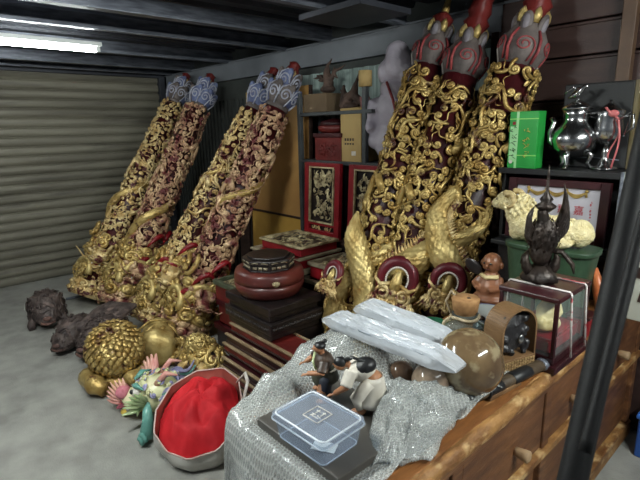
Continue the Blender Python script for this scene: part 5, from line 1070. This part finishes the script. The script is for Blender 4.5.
mb = MB(); mb.ell((0, .006, .118), (.030, .036, .024), R=rot('X', .5)); out('vest', mb, BLACK, t, remesh=.003); out('skirt', MB().grid(lambda u, v: ((.027 + .016 * v) * math.cos(u * 2 * PI), .03 + (.025 + .016 * v) * math.sin(u * 2 * PI), .10 - .075 * v), 26, 7, True), WHR, t, solid=.003)
mb = MB(); mb.ell((0, -.054, .125), (.015, .018, .014)); mb.tube([(0, -.045, .13), (.008, -.02, .145), (.012, .01, .14)], [.006, .005, .003], 6); out('hair', mb, BLACK, t); out('nose', MB().ell((0, -.072, .116), (.002, .003, .003)), SKIN, t)
tx, ty = -.795, .685
t = thing('plastic_tub', 'clear lidded plastic tub on the grey board in front of the figurines', 'tub', (tx, ty, BZ), R=rot('Z', .04))
def rr_(w, l, r): return [(sx_ * (w / 2 - r) + r * math.cos(a0 + a), sy_ * (l / 2 - r) + r * math.sin(a0 + a)) for sx_, sy_, a0 in ((1, 1, 0), (-1, 1, PI / 2), (-1, -1, PI), (1, -1, 1.5 * PI)) for a in np.linspace(0, PI / 2, 6)]
def tub_shell(w0, w1, l0, l1, z0, z1):
    mb = MB(); a, b = rr_(w0, l0, .012), rr_(w1, l1, .014); n_ = len(a); mb.add([(x, y, z0) for x, y in a] + [(x, y, z1) for x, y in b], [(i, (i + 1) % n_, n_ + (i + 1) % n_, n_ + i) for i in range(n_)] + [tuple(range(n_ - 1, -1, -1))]); return mb
out('tub', tub_shell(.165, .185, .125, .142, .001, .060), M_TUB, t, False, solid=.0018)
ld = tub_shell(.195, .192, .152, .149, .056, .070); V = np.concatenate(ld.V); mbl = MB(); n_ = len(V) // 2; mbl.add(V, ld.F[:-1] + [tuple(range(n_, 2 * n_))]); lid = out('lid', mbl, M_TUB, t, False, solid=.0018)
out('lid_rim', MB().tube([(x, y, .070) for x, y in rr_(.180, .137, .014)] + [(x, y, .070) for x, y in rr_(.180, .137, .014)[:1]], .0026, 6), clear('tub_rim', (236, 240, 246), .75, .12), lid)
out('tub_rim', MB().tube([(x, y, .056) for x, y in rr_(.193, .150, .014)] + [(x, y, .056) for x, y in rr_(.193, .150, .014)[:1]], .0024, 6), clear('tub_edge', (232, 238, 246), .6, .12), lid)
out('tub_foot', MB().tube([(x, y, .0028) for x, y in rr_(.163, .123, .012)] + [(x, y, .0028) for x, y in rr_(.163, .123, .012)[:1]], .0018, 6), clear('tub_foot', (226, 232, 242), .5, .12), t)
mb = MB(); w_ = .026
for a_, b_ in (((-w_, -w_), (w_, -w_)), ((w_, -w_), (w_, w_)), ((w_, w_), (-w_, w_)), ((-w_, w_), (-w_, -w_))): mb.tube([(a_[0], a_[1], .0722), (b_[0], b_[1], .0722)], .0013, 5)
for (x0_, y0_, x1_, y1_) in ((-.014, .012, .0, .012), (-.008, .018, -.008, .002), (.006, .014, .016, .014), (.011, .018, .011, .0), (-.014, -.004, -.002, -.004), (-.012, -.012, .014, -.012), (.004, -.004, .016, -.006), (-.006, -.002, -.012, -.016)): mb.tube([(x0_, y0_, .0722), (x1_, y1_, .0722)], .0013, 5)
out('lid_logo', mb, WHITEP, lid)
tag(out('paper_slip', MB().box((tx + .035, ty - .01, BZ + .0045), (.06, .035, .002), R=rot('Z', .5)), mat('paper_slip', (226, 226, 222), rough=.6), smooth=False, loc=(tx + .035, ty - .01, BZ + .0035)), 'white paper slip lying inside the clear plastic tub', 'paper')
# black stand leaning through the right of the view, close by
t = thing('black_tripod', 'black pole stand leaning at the very front on the right', 'stand', (-.13, .62, 0))
A = np.array([-.207, .680, 1.086]); B = np.array([-.24, .963, 1.585]); d = B - A; P0 = A - d * (1.075 / d[2]); P1 = A + d * 1.7
PB = mat('matt_black_tube', (15, 15, 16), (11, 11, 12), 8, .6, spec=.25)
out('main_pole', MB().tube([P0 + (P1 - P0) * k / 10 for k in range(11)], .0205, 20), PB, t, world=True)
A2 = CAM + ray(588, 440) * .76; B2 = CAM + ray(644, 218) * .83; d2 = B2 - A2; out('brace', MB().tube([A2 - d2 * .05, A2, B2, B2 + d2 * .6], .0085, 12), PB, t, world=True)
out('foot_cap', MB().lathe([(.03, 0), (.03, .03), (.02, .05)], 20, mat4(None, P0 + [0, 0, -P0[2]])), BLACK, t, world=True); out('top_clamp', MB().box(P1, (.05, .05, .07)), BLACK, t, False, .006, world=True)
t = thing('blue_crate', 'blue plastic crate on the floor beyond the desk corner', 'crate', (-.40, 2.55, 0)); out('tub', MB().box((0, 0, .11), (.2, .16, .22)), mat('blue_plastic', (48, 92, 170), rough=.4), t, False, .008); out('rim', MB().box((0, 0, .215), (.22, .18, .02)), mat('blue_plastic_rim', (56, 104, 184), rough=.4), t, False, .006)
cd.dof.use_dof = True; cd.dof.focus_distance = 2.3; cd.dof.aperture_fstop = 9.0
